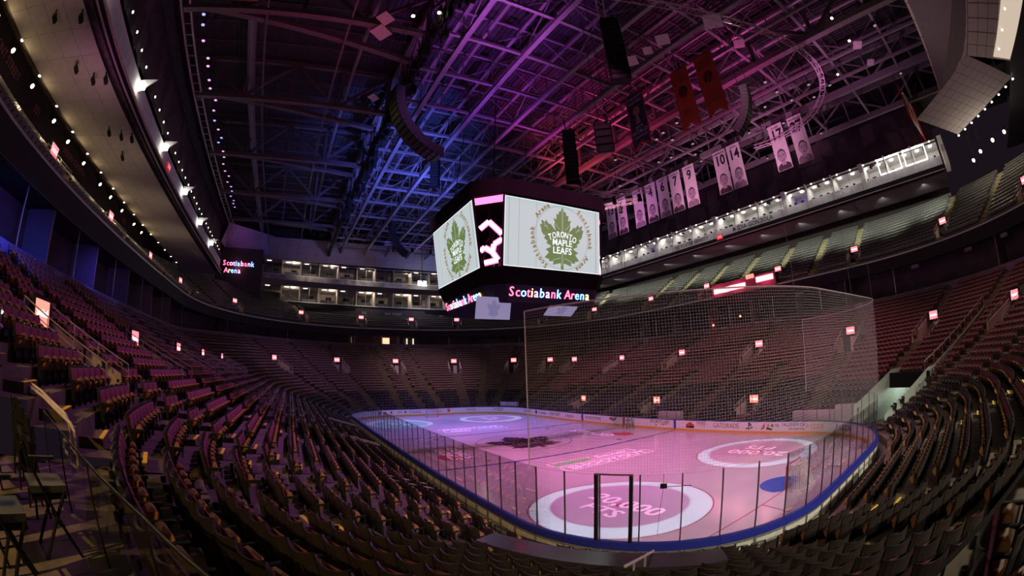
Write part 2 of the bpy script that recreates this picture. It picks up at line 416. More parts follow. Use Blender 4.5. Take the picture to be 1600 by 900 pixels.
ice_text('Bennett', 11.0, -1.8, -90, 1.0, proj_cyan); ice_text('Abbey', 11.0, 2.0, -90, 1.0, proj_white); ice_text('SHOOTOUT', 12.6, 0, -90, 1.15, proj_white, 1.15)
ice_text('GOALS', -1.9, 7.4, 180, 1.3, proj_white, 1.2); ice_text('GOALS', -2.2, 8.6, 180, 1.3, proj_white, 1.2)
ice_text('GOALS', -0.6, -7.9, 0, 1.7, proj_white, 1.25)
ice_text('20,000', -21.1, 6.5, 180, 1.55, proj_white, 1.15); ice_text('PTS', -20.9, 7.9, 180, 1.4, proj_white, 1.15)
ice_text('20,000', -21.1, -6.4, 0, 1.55, proj_white, 1.15); ice_text('PTS', -20.6, -7.9, 0, 1.4, proj_white, 1.15)
ice_text('20,000', 21.1, -6.3, 0, 1.5); ice_text('PTS', 21.1, -7.7, 0, 1.4)
ice_text('20,000', 21.0, 6.2, 180, 1.5); ice_text('PTS', 21.0, 7.6, 180, 1.4)
for y, s in ((8.9, 'STH'), (-9.6, 'SCOTIA')): ice_text(s, -28.9, y, 90, 1.15, mat('ice_grey_print', (0.10, 0.07, 0.10), 0.3))
disc_xy(-29.0, 5.9, .55, .75, 'red_sponsor_disc', red_disc)
# projector lights that throw the bright rings: a gobo in the lamp's own beam
def ring_projector(x, y, h, R, r_in, ox, oy, ring_col, fill_col, watts, ly=0.0):
    o = spot('ring_projector', (x, y + ly, h), (x, y + ly, 0), (1, 1, 1), watts, 2 * math.degrees(math.atan((R * 1.12 + abs(ly)) / h)), 0.0, 0.02)
    o.rotation_euler = (0, 0, 0)
    l = o.data; l.use_nodes = True; nt = l.node_tree; em = nt.nodes['Emission']
    tc = nt.nodes.new('ShaderNodeTexCoord'); sp = nt.nodes.new('ShaderNodeSeparateXYZ'); nt.links.new(tc.outputs['Normal'], sp.inputs[0])
    def math_n(op, a, b=None):
        m_ = nt.nodes.new('ShaderNodeMath'); m_.operation = op
        for i, q in enumerate((a, b)):
            if q is None: continue
            if isinstance(q, (int, float)): m_.inputs[i].default_value = q
            else: nt.links.new(q, m_.inputs[i])
        return m_.outputs[0]
    az = math_n('ABSOLUTE', sp.outputs[2])
    px = math_n('MULTIPLY', math_n('DIVIDE', sp.outputs[0], az), h); py = math_n('MULTIPLY', math_n('DIVIDE', sp.outputs[1], az), h)
    def dist(cx, cy):
        a = math_n('SUBTRACT', px, cx); c = math_n('SUBTRACT', py, cy)
        return math_n('SQRT', math_n('ADD', math_n('MULTIPLY', a, a), math_n('MULTIPLY', c, c)))
    def soft(dv, r, w):
        mr = nt.nodes.new('ShaderNodeMapRange'); mr.interpolation_type = 'SMOOTHSTEP'
        mr.inputs['From Min'].default_value = r - w; mr.inputs['From Max'].default_value = r + w
        mr.inputs['To Min'].default_value = 1; mr.inputs['To Max'].default_value = 0
        nt.links.new(dv, mr.inputs['Value']); return mr.outputs[0]
    outer = soft(dist(0, -ly), R, .06); inner = soft(dist(ox, oy - ly), r_in, .08)
    mx = nt.nodes.new('ShaderNodeMixRGB'); mx.inputs[1].default_value = (*ring_col, 1); mx.inputs[2].default_value = (*fill_col, 1)
    nt.links.new(inner, mx.inputs[0]); m2 = nt.nodes.new('ShaderNodeMixRGB'); m2.inputs[1].default_value = (0, 0, 0, 1)
    nt.links.new(outer, m2.inputs[0]); nt.links.new(mx.outputs[0], m2.inputs[2]); nt.links.new(m2.outputs[0], em.inputs['Color'])
    return o
PW = 42000
ring_projector(-21.03, 6.7, 31, 4.5, 3.5, 0.25, -0.15, (0.50, 0.88, 1.0), (0.05, 0.0, 0.16), PW, 3.0)
ring_projector(-21.03, -6.7, 31, 4.5, 3.65, 0.1, -0.1, (0.55, 0.85, 1.0), (0.22, 0.02, 0.08), PW, 3.6)
ring_projector(21.03, -6.7, 31, 4.5, 3.5, 0.2, 0, (0.85, 0.8, 1.0), (0.25, 0.06, 0.25), PW, 2.5)
ring_projector(21.03, 6.7, 31, 4.5, 3.7, -0.2, -0.1, (0.85, 0.9, 1.0), (0.0, 0.40, 0.42), PW, -2.5)

# ---------------------------------------------------------------- rink boards and glass
BOARD_H, GLASS_H = 1.10, 2.40
def arc_slab(b, u0, u1, d0, d1, z0, z1, n):
    A0 = [P(u0 + (u1 - u0) * i / n, d0, z0) for i in range(n + 1)]; B0 = [P(u0 + (u1 - u0) * i / n, d1, z0) for i in range(n + 1)]
    A1 = [Vector((p.x, p.y, z1)) for p in A0]; B1 = [Vector((p.x, p.y, z1)) for p in B0]
    b.strip(A0, A1).strip(A1, B1).strip(B1, B0).strip(B0, A0)
    for i in (0, n):
        k = len(b.v); b.add([A0[i], B0[i], B1[i], A1[i]], [(0, 1, 2, 3)])
    return b
runs = [('long run of white rink boards and glass along the side nearest the camera', 'S+'), ('rounded corner of rink boards and glass at the far end beside the teal circle', 'C++'),
        ('white rink boards and glass behind the far goal', 'E+'), ('rounded corner of rink boards and glass where the far end meets the far side', 'C+-'),
        ('long run of white rink boards with adverts along the far side', 'S-'), ('rounded corner of rink boards by the bright tunnel', 'C--'),
        ('blue capped rink boards and glass behind the near goal', 'E-'), ('rounded corner of blue capped boards and tall glass in front of the camera', 'C-+')]
RUN = {}
cs = np.cumsum([0] + SEG)
for k, (lab, key) in enumerate(runs):
    t = thing('rink_boards', lab, 'boards'); RUN[key] = t
    u0, u1 = cs[k], cs[k + 1]; L = u1 - u0
    npan = max(3, round(L / 2.44)); seg = L / npan; curved = k % 2 == 1
    n = 4 if curved else 1
    for i in range(npan):
        a, c = u0 + i * seg + .008, u0 + (i + 1) * seg - .008
        arc_slab(MB(), a, c, 0.0, 0.05, 0.22, BOARD_H - .07, n).obj('board_panel', white_board, t)
        arc_slab(MB(), a, c, -0.012, 0.05, 0.0, 0.21, n).obj('kick_plate', kick, t)
        arc_slab(MB(), a, c, -0.02, 0.14, BOARD_H - .06, BOARD_H, n).obj('cap_rail', blue_cap, t)
        arc_slab(MB(), a, c, 0.10, 0.14, 0.05, BOARD_H - .07, n).obj('back_panel', cream_panel, t)
        if key in ('C-+', 'E-', 'C--', 'S+'): arc_slab(MB(), a, c, 0.195, 0.215, BOARD_H - .27, BOARD_H - .01, n).obj('blue_band', blue_cap, t)
        f = MB()
        for q in range(3):
            uu = a + (c - a) * q / 2; pp = P(uu, 0.165); n_, t_ = nrm(uu)
            f.obox((pp.x, pp.y, BOARD_H / 2), n_ * .03, t_ * .03, (0, 0, BOARD_H / 2 - .05))
        for zz in (.40, .75): arc_slab(f, a, c, 0.14, 0.19, zz - .02, zz + .02, n)
        f.obj('back_frame', grey_frame, t)
    npn = max(3, round(L / 1.30)); sg = L / npn
    for i in range(npn):
        a, c = u0 + i * sg + .02, u0 + (i + 1) * sg - .02
        A = [P(a + (c - a) * q / 2, 0.05, BOARD_H) for q in range(3)]; B_ = [Vector((p.x, p.y, BOARD_H + GLASS_H)) for p in A]
        MB().strip(A, B_).obj('glass_pane', glass, t)
        pp = P(u0 + i * sg, 0.06); n_, t_ = nrm(u0 + i * sg)
        MB().obox((pp.x, pp.y, BOARD_H + GLASS_H / 2), n_ * .022, t_ * .022, (0, 0, GLASS_H / 2)).obj('glass_post', post_metal, t)
# the heavy dark door frame in the near corner glass
t = thing('camera_door', 'heavy black door frame in the corner glass in front of the camera', 'door frame')
for a in (63.8, 55.9):
    u = U('C-+', a); pp = P(u, 0.07); n_, t_ = nrm(u)
    MB().obox((pp.x, pp.y, 2.3), n_ * .05, t_ * .06, (0, 0, 1.22)).obj('door_post', black_metal, t)
MB().tube([P(U('C-+', 63.8), .07, 3.5), P(U('C-+', 60), .07, 3.5), P(U('C-+', 55.9), .07, 3.5)], .03).obj('door_head', black_metal, t)
t = thing('glass_camera', 'small black camera clipped high on the near corner glass', 'camera')
u = U('C-+', 49); n_, t_ = nrm(u); pp = P(u, .0, 3.05)
MB().obox(pp - n_ * .12, n_ * .10, t_ * .11, (0, 0, .06)).obj('housing', black_plastic, t)
MB().tube([pp - n_ * .02 + t_ * -.9, pp - n_ * .02], .012).obj('arm', black_metal, t)
MB().tube([pp, pp + Vector((0, 0, .45))], .008).obj('hook', black_metal, t)
MB().tube([pp - n_ * .1, pp + Vector((0, 0, -.8)) + t_ * .1, pp + Vector((0, 0, -1.7)) + t_ * .15], .006).obj('cable', black_plastic, t)
# adverts printed on the boards
def side_ad(body, x, size, m, z=.64, sx=1.0): text(body, (x, -HY + .006, z), (-1, 0, 0), (0, 0, 1), size, m, RUN['S-'], 'advert_lettering', extrude=.002, sx=sx)
def end_ad(body, y, size, m, z=.64, sx=1.0): text(body, (HX - .006, y, z), (0, -1, 0), (0, 0, 1), size, m, RUN['E+' if abs(y) < SY else 'E+'], 'advert_lettering', extrude=.002, sx=sx)
for args in (('ROGERS', 21.2, .62, red_ink, .64, 1.0), ('Canadian', 16.9, .55, ink, .64, 1.0), ('POINTSBET', 13.8, .6, ink, .64, .85), ('Livingston', 10.4, .6, ink, .64, .8), ('POKERSTARS', 5.5, .55, ink, .62, .95),
             ('SPORTCHEK', -5.5, .5, ink, .78, 1.0), ('RAISED', -11.0, .36, ink, .84, 1.0), ('BY HOCKEY', -11.0, .2, red_ink, .60, 1.0), ('GATORADE', -13.9, .62, mat('gatorade_ink', (.20, .10, .03), .5), .64, .9),
             ('FALLSVIEW CASINO', -21.4, .42, ink, .78, .8), ('NIAGARA FALLS', -21.4, .26, ink, .42, .9)): side_ad(*args)
def side_shape(poly, x, z, s, m, name='advert_emblem', run='S-'):
    flat_shape(poly, tess(poly), (x, -HY + .006, z), (-s, 0, 0), (0, 0, s), name, m, RUN[run])
CIRC = [(math.cos(2 * PI * i / 18), math.sin(2 * PI * i / 18)) for i in range(18)]
SPADE = [(0, 1), (.75, .1), (.55, -.45), (.12, -.25), (.3, -1), (-.3, -1), (-.12, -.25), (-.55, -.45), (-.75, .1)]
side_shape(CIRC, 23.6, .64, .30, red_ink); side_shape(CIRC, 18.6, .66, .28, ink); side_shape(SPADE, 7.8, .64, .30, orange_ink)
side_shape([(-1, -.6), (-1, 0), (-.5, .35), (0, .6), (.5, .35), (1, 0), (1, -.6)], -9.6, .62, .52, red_ink)
side_shape([(-.9, -.55), (-.9, -.2), (.9, -.2), (.9, -.55)], -9.6, .62, .5, ink)
side_shape([(-1, .1), (-.3, .5), (.2, .2), (1, .6), (.9, .1), (.1, -.3), (-.3, -.1)], 1.9, .66, .7, mat('crest_ink', (.30, .10, .12), .5))
side_shape([(-.5, .4), (.3, .1), (.1, -.5)], -5.0, .42, .28, ink); side_shape([(-1, 0), (1, .3), (-.6, .3)], -6.2, .44, .5, red_ink)
# controller emblem: upright P with a flat S behind it
side_shape([(-.28, -1), (-.28, 1), (.15, .85), (.62, .55), (.66, .1), (.3, -.05), (.02, .1), (.02, .62), (-.02, .64), (-.02, -.9)], -16.5, .66, .36, ink)
side_shape([(-.35, -.25), (-1.1, -.55), (-1.0, -.8), (-.35, -.62), (-.35, -.42), (-.75, -.58), (-.35, -.4)], -16.5, .66, .36, ink)
side_shape([(.1, -.3), (1.0, -.12), (1.1, -.4), (.1, -.75), (.1, -.55), (.7, -.36), (.1, -.42)], -16.5, .66, .36, ink)
side_shape([(-1, -.8), (.2, .9), (0, -.4)], -18.1, .64, .42, red_ink); side_shape([(0, -.6), (.1, -.1), (1.6, -.5), (1.2, -.8)], -18.3, .64, .42, ink)
side_shape(CIRC, -18.9, .72, .15, mat('green_ink', (.05, .35, .06), .5)); side_shape(CIRC, -18.5, .72, .13, orange_ink); side_ad('XB', -19.4, .34, ink, .72)
text('PIZZA', (-22.9 - 1.2, -HY + .03, .64), (-1, .06, 0), (0, 0, 1), .6, orange_ink, RUN['C--'], 'advert_lettering', sx=.9)
for key, x in (('S-', 7.62), ('S-', -7.62)): MB().box(x - .16, x + .16, -HY - .02, -HY + .012, 0, BOARD_H).obj('blue_line_marker', blue_ink, RUN['S-'])
MB().box(-.16, .16, -HY - .02, -HY + .012, 0.2, BOARD_H - .1).obj('red_line_marker', red_ink, RUN['S-'])
MB().box(-3.0, -2.3, -HY - .3, -HY - .005, .02, BOARD_H - .1).obj('gate_opening', black_plastic, RUN['S-'])
for args in (('AEROPLAN', 5.0, .55, ink, .64, .8), ('Scotiabank', 1.7, .6, red_ink, .64, .75), ('redtag.ca', -1.7, .62, red_ink, .66, .9), ('rack.ca', -5.6, .6, ink, .64, .9), ('VIZZY', -14.0 + 9.6 - 10, .6, ink, .64, .9)):
    if args[1] > -6: end_ad(*args)
def end_shape(poly, y, z, s, m): flat_shape(poly, tess(poly), (HX - .006, y, z), (0, -s, 0), (0, 0, s), 'advert_emblem', m, RUN['E+'])
end_shape(SPADE, 3.35, .64, .25, red_ink); end_shape(CIRC, -3.9, .64, .28, orange_ink)
def corner_ad(body, key, ang, size, m, z=.64, sx=1.0):
    u = U(key, ang); n_, t_ = nrm(u); text(body, P(u, -.02, z), t_, (0, 0, 1), size, m, RUN[key], 'advert_lettering', extrude=.002, sx=sx)
for ch, a in zip('VIZZY', (48, 50.3, 52.2, 54.6, 57)): corner_ad(ch, 'C+-', a, .6, ink)
for ch, a in zip('OREO', (18, 20.6, 23.2, 25.8)): corner_ad(ch, 'C+-', a, .5, blue_ink)
for a in (22, 15, 8): 
    u = U('C++', a); n_, t_ = nrm(u); flat_shape(SPADE, tess(SPADE), P(u, -.02, .64), t_ * .26, Vector((0, 0, .26)), 'advert_emblem', red_ink, RUN['C++'])
for ch, a in zip('PIZZA', (87, 84.5, 82.4, 79.8, 77)): corner_ad(ch, 'C--', a, .55, orange_ink)
for ch, a in zip('PIZZA', (66, 63.5, 61.4, 58.8, 56)): corner_ad(ch, 'C--', a, .55, ink)

# ---------------------------------------------------------------- lower bowl
NROW, RD = 27, 0.85
D0 = 0.80
# aisles and stair portals: (kind, value); portals at mid height
PORT_MID = [('S-', -21.4), ('S-', -8.1), ('S-', 5.4), ('S-', 18.7), ('C+-', 72), ('C+-', 60.5), ('C+-', 43.8), ('C+-', 17), ('E+', 0), ('C++', 17), ('C++', 49),
            ('S+', 20.5), ('S+', 7.6), ('S+', -2.6), ('S+', -13.0), ('C-+', 86.5), ('C--', 67.2), ('C--', 42.0)]
PORT_LOW = [('S-', -14.3), ('S-', -.8), ('S-', 13.4)]
AISLES = PORT_MID + [('S+', -20.0), ('C-+', 72.5), ('C-+', 31.0), ('C-+', 10.0), ('C--', 22.0), ('E-', -2.0), ('C--', 51.5)] + \
         [('S-', -14.6), ('S-', -1.3), ('S-', 12.1), ('E+', 3.4), ('E+', -3.4), ('C++', 33), ('C+-', 31)]
AIS = []
for k, v in AISLES:
    AIS.append((U(k, v) % PER, 1 if (k, v) in PORT_MID else (2 if k == 'S-' and v in (-14.6, -1.3, 12.1) else 0)))
MIDU = [U(*p) % PER for p in PORT_MID]; LOWU = [U(*p) % PER for p in PORT_LOW]
PW2 = 1.15                                     # half width of a portal notch
PM = (14.2, 17.6); PL = (2.9, 4.9)             # notch depth range of mid and low portals
TUNNEL = U('C--', 58) % PER                    # corner tunnel
PLAT_U = (U('C-+', 69.5) % PER, U('C-+', 43) % PER)   # the camera platform (u decreases with angle here)
def du(a, b):
    x = (a - b) % PER
    return x if x < PER / 2 else x - PER
def lscale(u, d):
    """true length along the seat loop per unit of u"""
    a, b = P(u - .05, d), P(u + .05, d); return (a - b).length / .1
def in_notch(u, d, pad=0.0):
    for q in MIDU:
        if abs(du(u, q)) < 25 and PM[0] - pad < d < PM[1] + pad and abs(du(u, q)) * lscale(q, d) < PW2 + pad: return True
    for q in LOWU:
        if abs(du(u, q)) < 25 and PL[0] - pad < d < PL[1] + pad and abs(du(u, q)) * lscale(q, d) < PW2 + pad: return True
    if d < 7.4 and abs(du(u, TUNNEL)) * lscale(TUNNEL, 4) < 2.4 + pad: return True
    return False
PLO, PHI = sorted(((PLAT_U[0] - 0) % PER, (PLAT_U[1]) % PER))
def on_platform(u, d): return PLO < u % PER < PHI and 12.75 < d < 17.0
us = set(PER * i / 300 for i in range(300))
for q, dd in [(a, 16) for a in MIDU] + [(a, 4) for a in LOWU]:
    w = PW2 / lscale(q, dd); us.add((q - w) % PER); us.add((q + w) % PER)
w = 2.4 / lscale(TUNNEL, 4); us.add((TUNNEL - w) % PER); us.add((TUNNEL + w) % PER); us.add(PLO); us.add(PHI)
us = sorted(us)
terr = MB(); NU = len(us)
def row_d(i): return D0 + RD * i
def row_z(i, u): return zLu(u, row_d(i) + .4)
for i in range(NROW):
    d0, d1 = row_d(i), row_d(i + 1)
    for j in range(NU):
        ua, ub = us[j], us[(j + 1) % NU] + (PER if j == NU - 1 else 0)
        um = (ua + ub) / 2
        if in_notch(um, d0 + .42, -.02) or on_platform(um, d0 + .42): continue
        za, zb = row_z(i, ua), row_z(i, ub)
        pa, pb, pc, pd = P(ua, d0, za), P(ub, d0, zb), P(ub, d1, zb), P(ua, d1, za)
        terr.add([pa, pb, pc, pd], [(0, 1, 2, 3)])
        z0a = row_z(i - 1, ua) if i else 0; z0b = row_z(i - 1, ub) if i else 0
        terr.add([P(ua, d0, z0a), P(ub, d0, z0b), pb, pa], [(0, 1, 2, 3)])
tag(terr.obj('floor_lower_bowl', mat('bowl_concrete', (0.125, 0.10, 0.07), 0.85, var=0.3, scale=2.5)), 'stepped concrete of the lower seating bowl', None, None, 'structure')
b = MB(); A = ring_pts(0.1); B_ = [Vector((q.x, q.y, 0)) for q in ring_pts(.85)]; b.strip([Vector((q.x, q.y, -.002)) for q in A], B_, True)
tag(b.obj('floor_rink_surround', dark_concrete), 'dark concrete walkway around the rink', None, None, 'structure')

# stairs in the aisles, each tread a part, with yellow nosing near the camera
STAIR_HALF = .5
st_names = {}
for qi, (q, kind) in enumerate(AIS):
    pm = P(q, 12)
    t = thing('aisle_stair', '', 'stairs')
    cnt = 0
    for i in range(NROW):
        d0 = row_d(i)
        if kind == 1 and PM[0] - .3 < d0 + .4 < PM[1] + .9: continue
        if kind == 2 and (i < 0 or i > 12): continue
        if in_notch(q, d0 + .4, .1) or on_platform(q, d0 + .4): continue
        z = row_z(i, q); zn = row_z(i + 1, q); n_, t_ = nrm(q); c = P(q, d0 + .30)
        if not in_frame((c.x, c.y, z), 150): continue
        sb = MB()
        sb.obox((c.x, c.y, z + .012), n_ * .30, t_ * STAIR_HALF, (0, 0, .012))
        c2 = P(q, d0 + .60); h = (zn - z) / 2
        sb.obox((c2.x, c2.y, z + h / 2), n_ * .28, t_ * STAIR_HALF, (0, 0, h / 2))
        s_ = sb.obj('step', stair_mat, t); cnt += 1
        if (Vector((c.x, c.y, z)) - CAM_POS).length < 26:
            c3 = P(q, d0 + .36); MB().obox((c3.x, c3.y, z + h + .006), n_ * .05, t_ * STAIR_HALF, (0, 0, .006)).obj('nosing', nosing_mat, s_)
    x, y, _ = project((P(q, 9).x, P(q, 9).y, zLu(q, 9)))
    t['label'] = '?'; st_names[t.name] = (t, q, cnt)

# ---------------------------------------------------------------- stair portals with lit signs
SIDE_NAME = {'S-': 'far side', 'C+-': 'far right corner', 'E+': 'far end', 'C++': 'far left corner', 'S+': 'left side', 'C-+': 'camera corner', 'C--': 'near right corner', 'E-': 'near end'}
ORD = ['first', 'second', 'third', 'fourth', 'fifth', 'sixth', 'seventh', 'eighth', 'ninth', 'tenth', 'eleventh', 'twelfth', 'thirteenth', 'fourteenth', 'fifteenth', 'sixteenth', 'seventeenth', 'eighteenth']
sign_red = mat('sign_glow_red', (0.6, 0.1, 0.08), 0.5, emit=(1.0, 0.23, 0.17), es=1.9, var=.03)
sign_pink = mat('sign_glow_pink', (0.6, 0.1, 0.15), 0.5, emit=(1.0, 0.22, 0.26), es=1.7, var=.03)
sign_white = mat('sign_glow_white', (1, 1, 1), 0.5, emit=(1.0, 0.90, 0.90), es=2.6, var=.02)
portal_wall = mat('portal_wall_paint', (0.50, 0.42, 0.38), 0.8, var=.1)
def portal(q, d0, d1, zf, name, label, dark_back=True, sm=sign_red, rails=True, W=PW2, sw=.55, sh=.40, sz=.0):
    """zf(u, d): seat level. Side walls follow the rake; a dark doorway and a lit sign at the back"""
    t = thing(name, label, 'portal')
    n_, t_ = nrm(q); zl = zf(q, d0 - .2); zh = zf(q, d1); zfl = zl - .1
    def Q(d, s, z): p = P(q, d); return Vector((p.x, p.y, z)) + t_ * s
    MB().add([Q(d0 - .1, -W, zfl), Q(d0 - .1, W, zfl), Q(d1, W, zfl), Q(d1, -W, zfl)], [(0, 1, 2, 3)]).obj('landing', portal_wall, t)
    for s in (-1, 1):
        wl = MB(); th = .09
        top0, top1 = zl + .55, zh + .35
        vs = []
        for k in (s * W - th, s * W + th):
            vs += [Q(d0 - .15, k, zfl - .05), Q(d1, k, zfl - .05), Q(d1, k, top1), Q(d0 - .15, k, top0)]
        wl.add(vs, [(0, 1, 2, 3), (7, 6, 5, 4), (0, 4, 5, 1), (1, 5, 6, 2), (2, 6, 7, 3), (3, 7, 4, 0)]).obj('side_wall', portal_wall, t)
        if rails:
            r = MB()
            r.tube([Q(d0 - .15, s * W, top0 - .3), Q(d0 - .15, s * W, top0 + .45), Q(d1, s * W, top1 + .55)], .025)
            r.tube([Q(d0 - .15, s * W, top0 + .2), Q(d1, s * W, top1 + .3)], .018)
            for f_ in (.33, .66, 1): 
                dd = d0 + (d1 - d0) * f_; zz = top0 + (top1 - top0) * f_; r.tube([Q(dd, s * W, zz - .1), Q(dd, s * W, zz + .5)], .02)
            r.obj('handrail', rail_metal, t)
    # back: doorway with header
    MB().add([Q(d1, -W, zfl), Q(d1, W, zfl), Q(d1, W, zh + .9), Q(d1, -W, zh + .9)], [(3, 2, 1, 0)]).obj('doorway', wall_dark, t)
    cz = zh + .55 + sz; fr = MB(); c = Q(d1 - .12, 0, cz)
    fr.obox(c, n_ * .06, t_ * (sw + .14), (0, 0, sh + .14)).obj('header', black_plastic, t)
    MB().obox(c - n_ * .07, n_ * .015, t_ * sw, (0, 0, sh)).obj('lit_sign', sm, t)
    text('Scotiabank', c - n_ * .09, t_, (0, 0, 1), .34 * sw / .55, sign_white, t, 'sign_lettering', sx=.62 * 1.0)
    d = MB(); cc = Q(d1 - .02, .25, zfl + .85); d.obox(cc, n_ * .01, t_ * .38, (0, 0, .8)); d.obj('inner_wall', mat('passage_wall', (.45, .42, .42), .8), t)
    return t
cnts = {}
for (k, v), q in zip(PORT_MID, MIDU):
    cnts[k] = cnts.get(k, 0) + 1
    portal(q, PM[0], PM[1], zLu, 'stair_portal', 'lower bowl stair portal with lit red sign, %s of the %s' % (ORD[cnts[k] - 1], SIDE_NAME[k]), sm=sign_pink if k not in ('C-+',) else sign_red)
for i, q in enumerate(LOWU):
    portal(q, PL[0], PL[1], zLu, 'player_portal', 'low portal with lit sign just behind the far boards, %s' % ('nearest the right end' if i == 0 else 'behind the tripod on the ice' if i == 1 else 'nearest the far end'), sw=.5, sh=.38)

# corner tunnel with the bright opening
t = thing('rink_tunnel', 'bright ice level tunnel opening in the corner past the near goal', 'tunnel')
q = TUNNEL; n_, t_ = nrm(q)
def Q(d, s, z): p = P(q, d); return Vector((p.x, p.y, z)) + t_ * s
tun = mat('tunnel_wall', (0.50, 0.55, 0.50), 0.8, var=.1)
for s in (-1, 1):
    MB().add([Q(1.9, s * 2.4, 0), Q(9.5, s * 2.4, 0), Q(9.5, s * 2.4, 4.0), Q(7.4, s * 2.4, 4.0), Q(1.9, s * 2.4, 1.4)], [(0, 1, 2, 3, 4)]).obj('side_wall', tun, t)
MB().add([Q(9.5, -2.4, 0), Q(9.5, 2.4, 0), Q(9.5, 2.4, 3.6), Q(9.5, -2.4, 3.6)], [(3, 2, 1, 0)]).obj('back_wall', tun, t)
MB().add([Q(1.9, -2.4, .01), Q(1.9, 2.4, .01), Q(9.5, 2.4, .01), Q(9.5, -2.4, .01)], [(0, 1, 2, 3)]).obj('floor_slab', dark_concrete, t)
c = Q(7.3, 0, 3.1); MB().obox(c, n_ * .15, t_ * 2.6, (0, 0, .62)).obj('header', black_plastic, t)
MB().obox(Q(9.3, -.9, 1.25), n_ * .05, t_ * .5, (0, 0, 1.1)).obj('door_leaf', white_paint, t)
point('tunnel_light', Q(8.4, -.6, 2.6), (.85, 1.0, .85), 120, .2)
t = thing('parapet_rail', 'sloping concrete parapet with steel handrail above the bright tunnel', 'railing')
def para(name_t, q, d0, d1, h=.45, lift=.95, zf=zLu):
    n_, t_ = nrm(q); A = []; 
    for i in range(9):
        d = d0 + (d1 - d0) * i / 8; p = P(q, d); A.append(Vector((p.x, p.y, zf(q, d))))
    b = MB(); 
    b.strip([a - t_ * .1 + Vector((0, 0, -.3)) for a in A], [a - t_ * .1 + Vector((0, 0, h)) for a in A]); b.strip([a + t_ * .1 + Vector((0, 0, h)) for a in A], [a + t_ * .1 + Vector((0, 0, -.3)) for a in A])
    b.strip([a - t_ * .1 + Vector((0, 0, h)) for a in A], [a + t_ * .1 + Vector((0, 0, h)) for a in A]); b.obj('parapet', concrete, t)
    r = MB(); r.tube([a + Vector((0, 0, h + lift)) for a in A], .03)
    r.obj('handrail', rail_metal, t)
    for a in A: MB().tube([a + Vector((0, 0, h - .05)), a + Vector((0, 0, h + lift))], .022).obj('baluster', rail_metal, t)
para(t, U('C--', 51.5), 7.6, 17.2)

# ---------------------------------------------------------------- suite ring between the bowls
def ring_band(name, d0, z0, d1, z1, m, label, n=300, u0=0, u1=None, zf=None):
    u1 = PER if u1 is None else u1
    zz0 = (lambda u: z0 + 1.4 * wfar(P(u, d0).x)) if zf else (lambda u: z0); zz1 = (lambda u: z1 + zf * 1.4 * wfar(P(u, d1).x)) if zf else (lambda u: z1)
    A = [P(u0 + (u1 - u0) * i / n, d0, zz0(u0 + (u1 - u0) * i / n)) for i in range(n + 1)]; B_ = [P(u0 + (u1 - u0) * i / n, d1, zz1(u0 + (u1 - u0) * i / n)) for i in range(n + 1)]
    return tag(MB().strip(A, B_).obj(name, m), label, None, None, 'structure')
fascia_paint = mat('fascia_paint', (0.16, 0.11, 0.20), 0.6, var=.15, scale=.8)
ring_band('wall_suite_fascia', 24.2, 10.6, 24.2, 11.5, fascia_paint, 'plain band at the top of the lower bowl', zf=1)
ring_band('trim_1', 24.2, 11.5, 24.5, 11.55, black_plastic, 'dark cap on the suite band', zf=1)
ring_band('wall_suite_back', 28.0, 11.0, 28.0, 15.2, mat('suite_wall', (0.10, 0.07, 0.09), 0.8, var=.3, scale=.5), 'dark back wall of the suite ring', zf=.0)
ring_band('floor_suites', 24.4, 11.0, 28.0, 11.05, dark_concrete, 'floor of the suite ring', zf=.0)
ring_band('ceiling_suites', 24.3, 14.7, 28.0, 15.0, wall_dark, 'underside of the upper deck')
ring_band('wall_upper_fascia', 24.0, 14.6, 23.8, 16.0, mat('upper_fascia_paint', (0.018, 0.014, 0.018), 0.7), 'black front of the upper deck')
ring_band('trim_2', 23.75, 16.0, 23.75, 16.14, mat('upper_edge_rail', (0.62, 0.60, 0.58), 0.4, metal=.3), 'pale edge rail of the upper deck')
# mullions and partitions of the suites: each a part of the ring they stand in
t = thing('suite_partition_run', 'row of suite partitions and thin mullions under the upper deck', 'partitions')
k = 0
for i in range(int(PER / 2.0)):
    u = i * 2.0 + .6; p = P(u, 24.6, 13.2)
    if not in_frame(p): continue
    n_, t_ = nrm(u); k += 1
    if i % 4 == 0: MB().obox(P(u, 26.0, 13.2) , n_ * 1.3, t_ * .07, (0, 0, 1.6)).obj('partition', mat('suite_partition', (.30, .22, .26), .7), t)
    elif i % 4 == 2: MB().obox(P(u, 24.6, 13.2), n_ * .03, t_ * .03, (0, 0, 1.6)).obj('mullion', rail_metal, t)
# section numbers on the band
t = thing('section_numbers', 'painted section numbers on the band above the lower seats', 'signs')
for key, v, s in (('S-', -29.0 + 8, '110'), ('S-', -26 + 8.5, '109'), ('S-', 2, '108'), ('S+', -16, '113'), ('S+', -2, '114'), ('C--', 30, '111')):
    if s == '109': continue
    u = U(key, v); n_, t_ = nrm(u); text(s, P(u, 24.12, 11.1), t_, (0, 0, 1), .75, mat('number_paint', (.5, .42, .55), .6), t, 'number')
u = U('C--', 74); n_, t_ = nrm(u); text('110', P(u, 24.1, 11.1), t_, (0, 0, 1), .75, MATS['number_paint'], t, 'number')

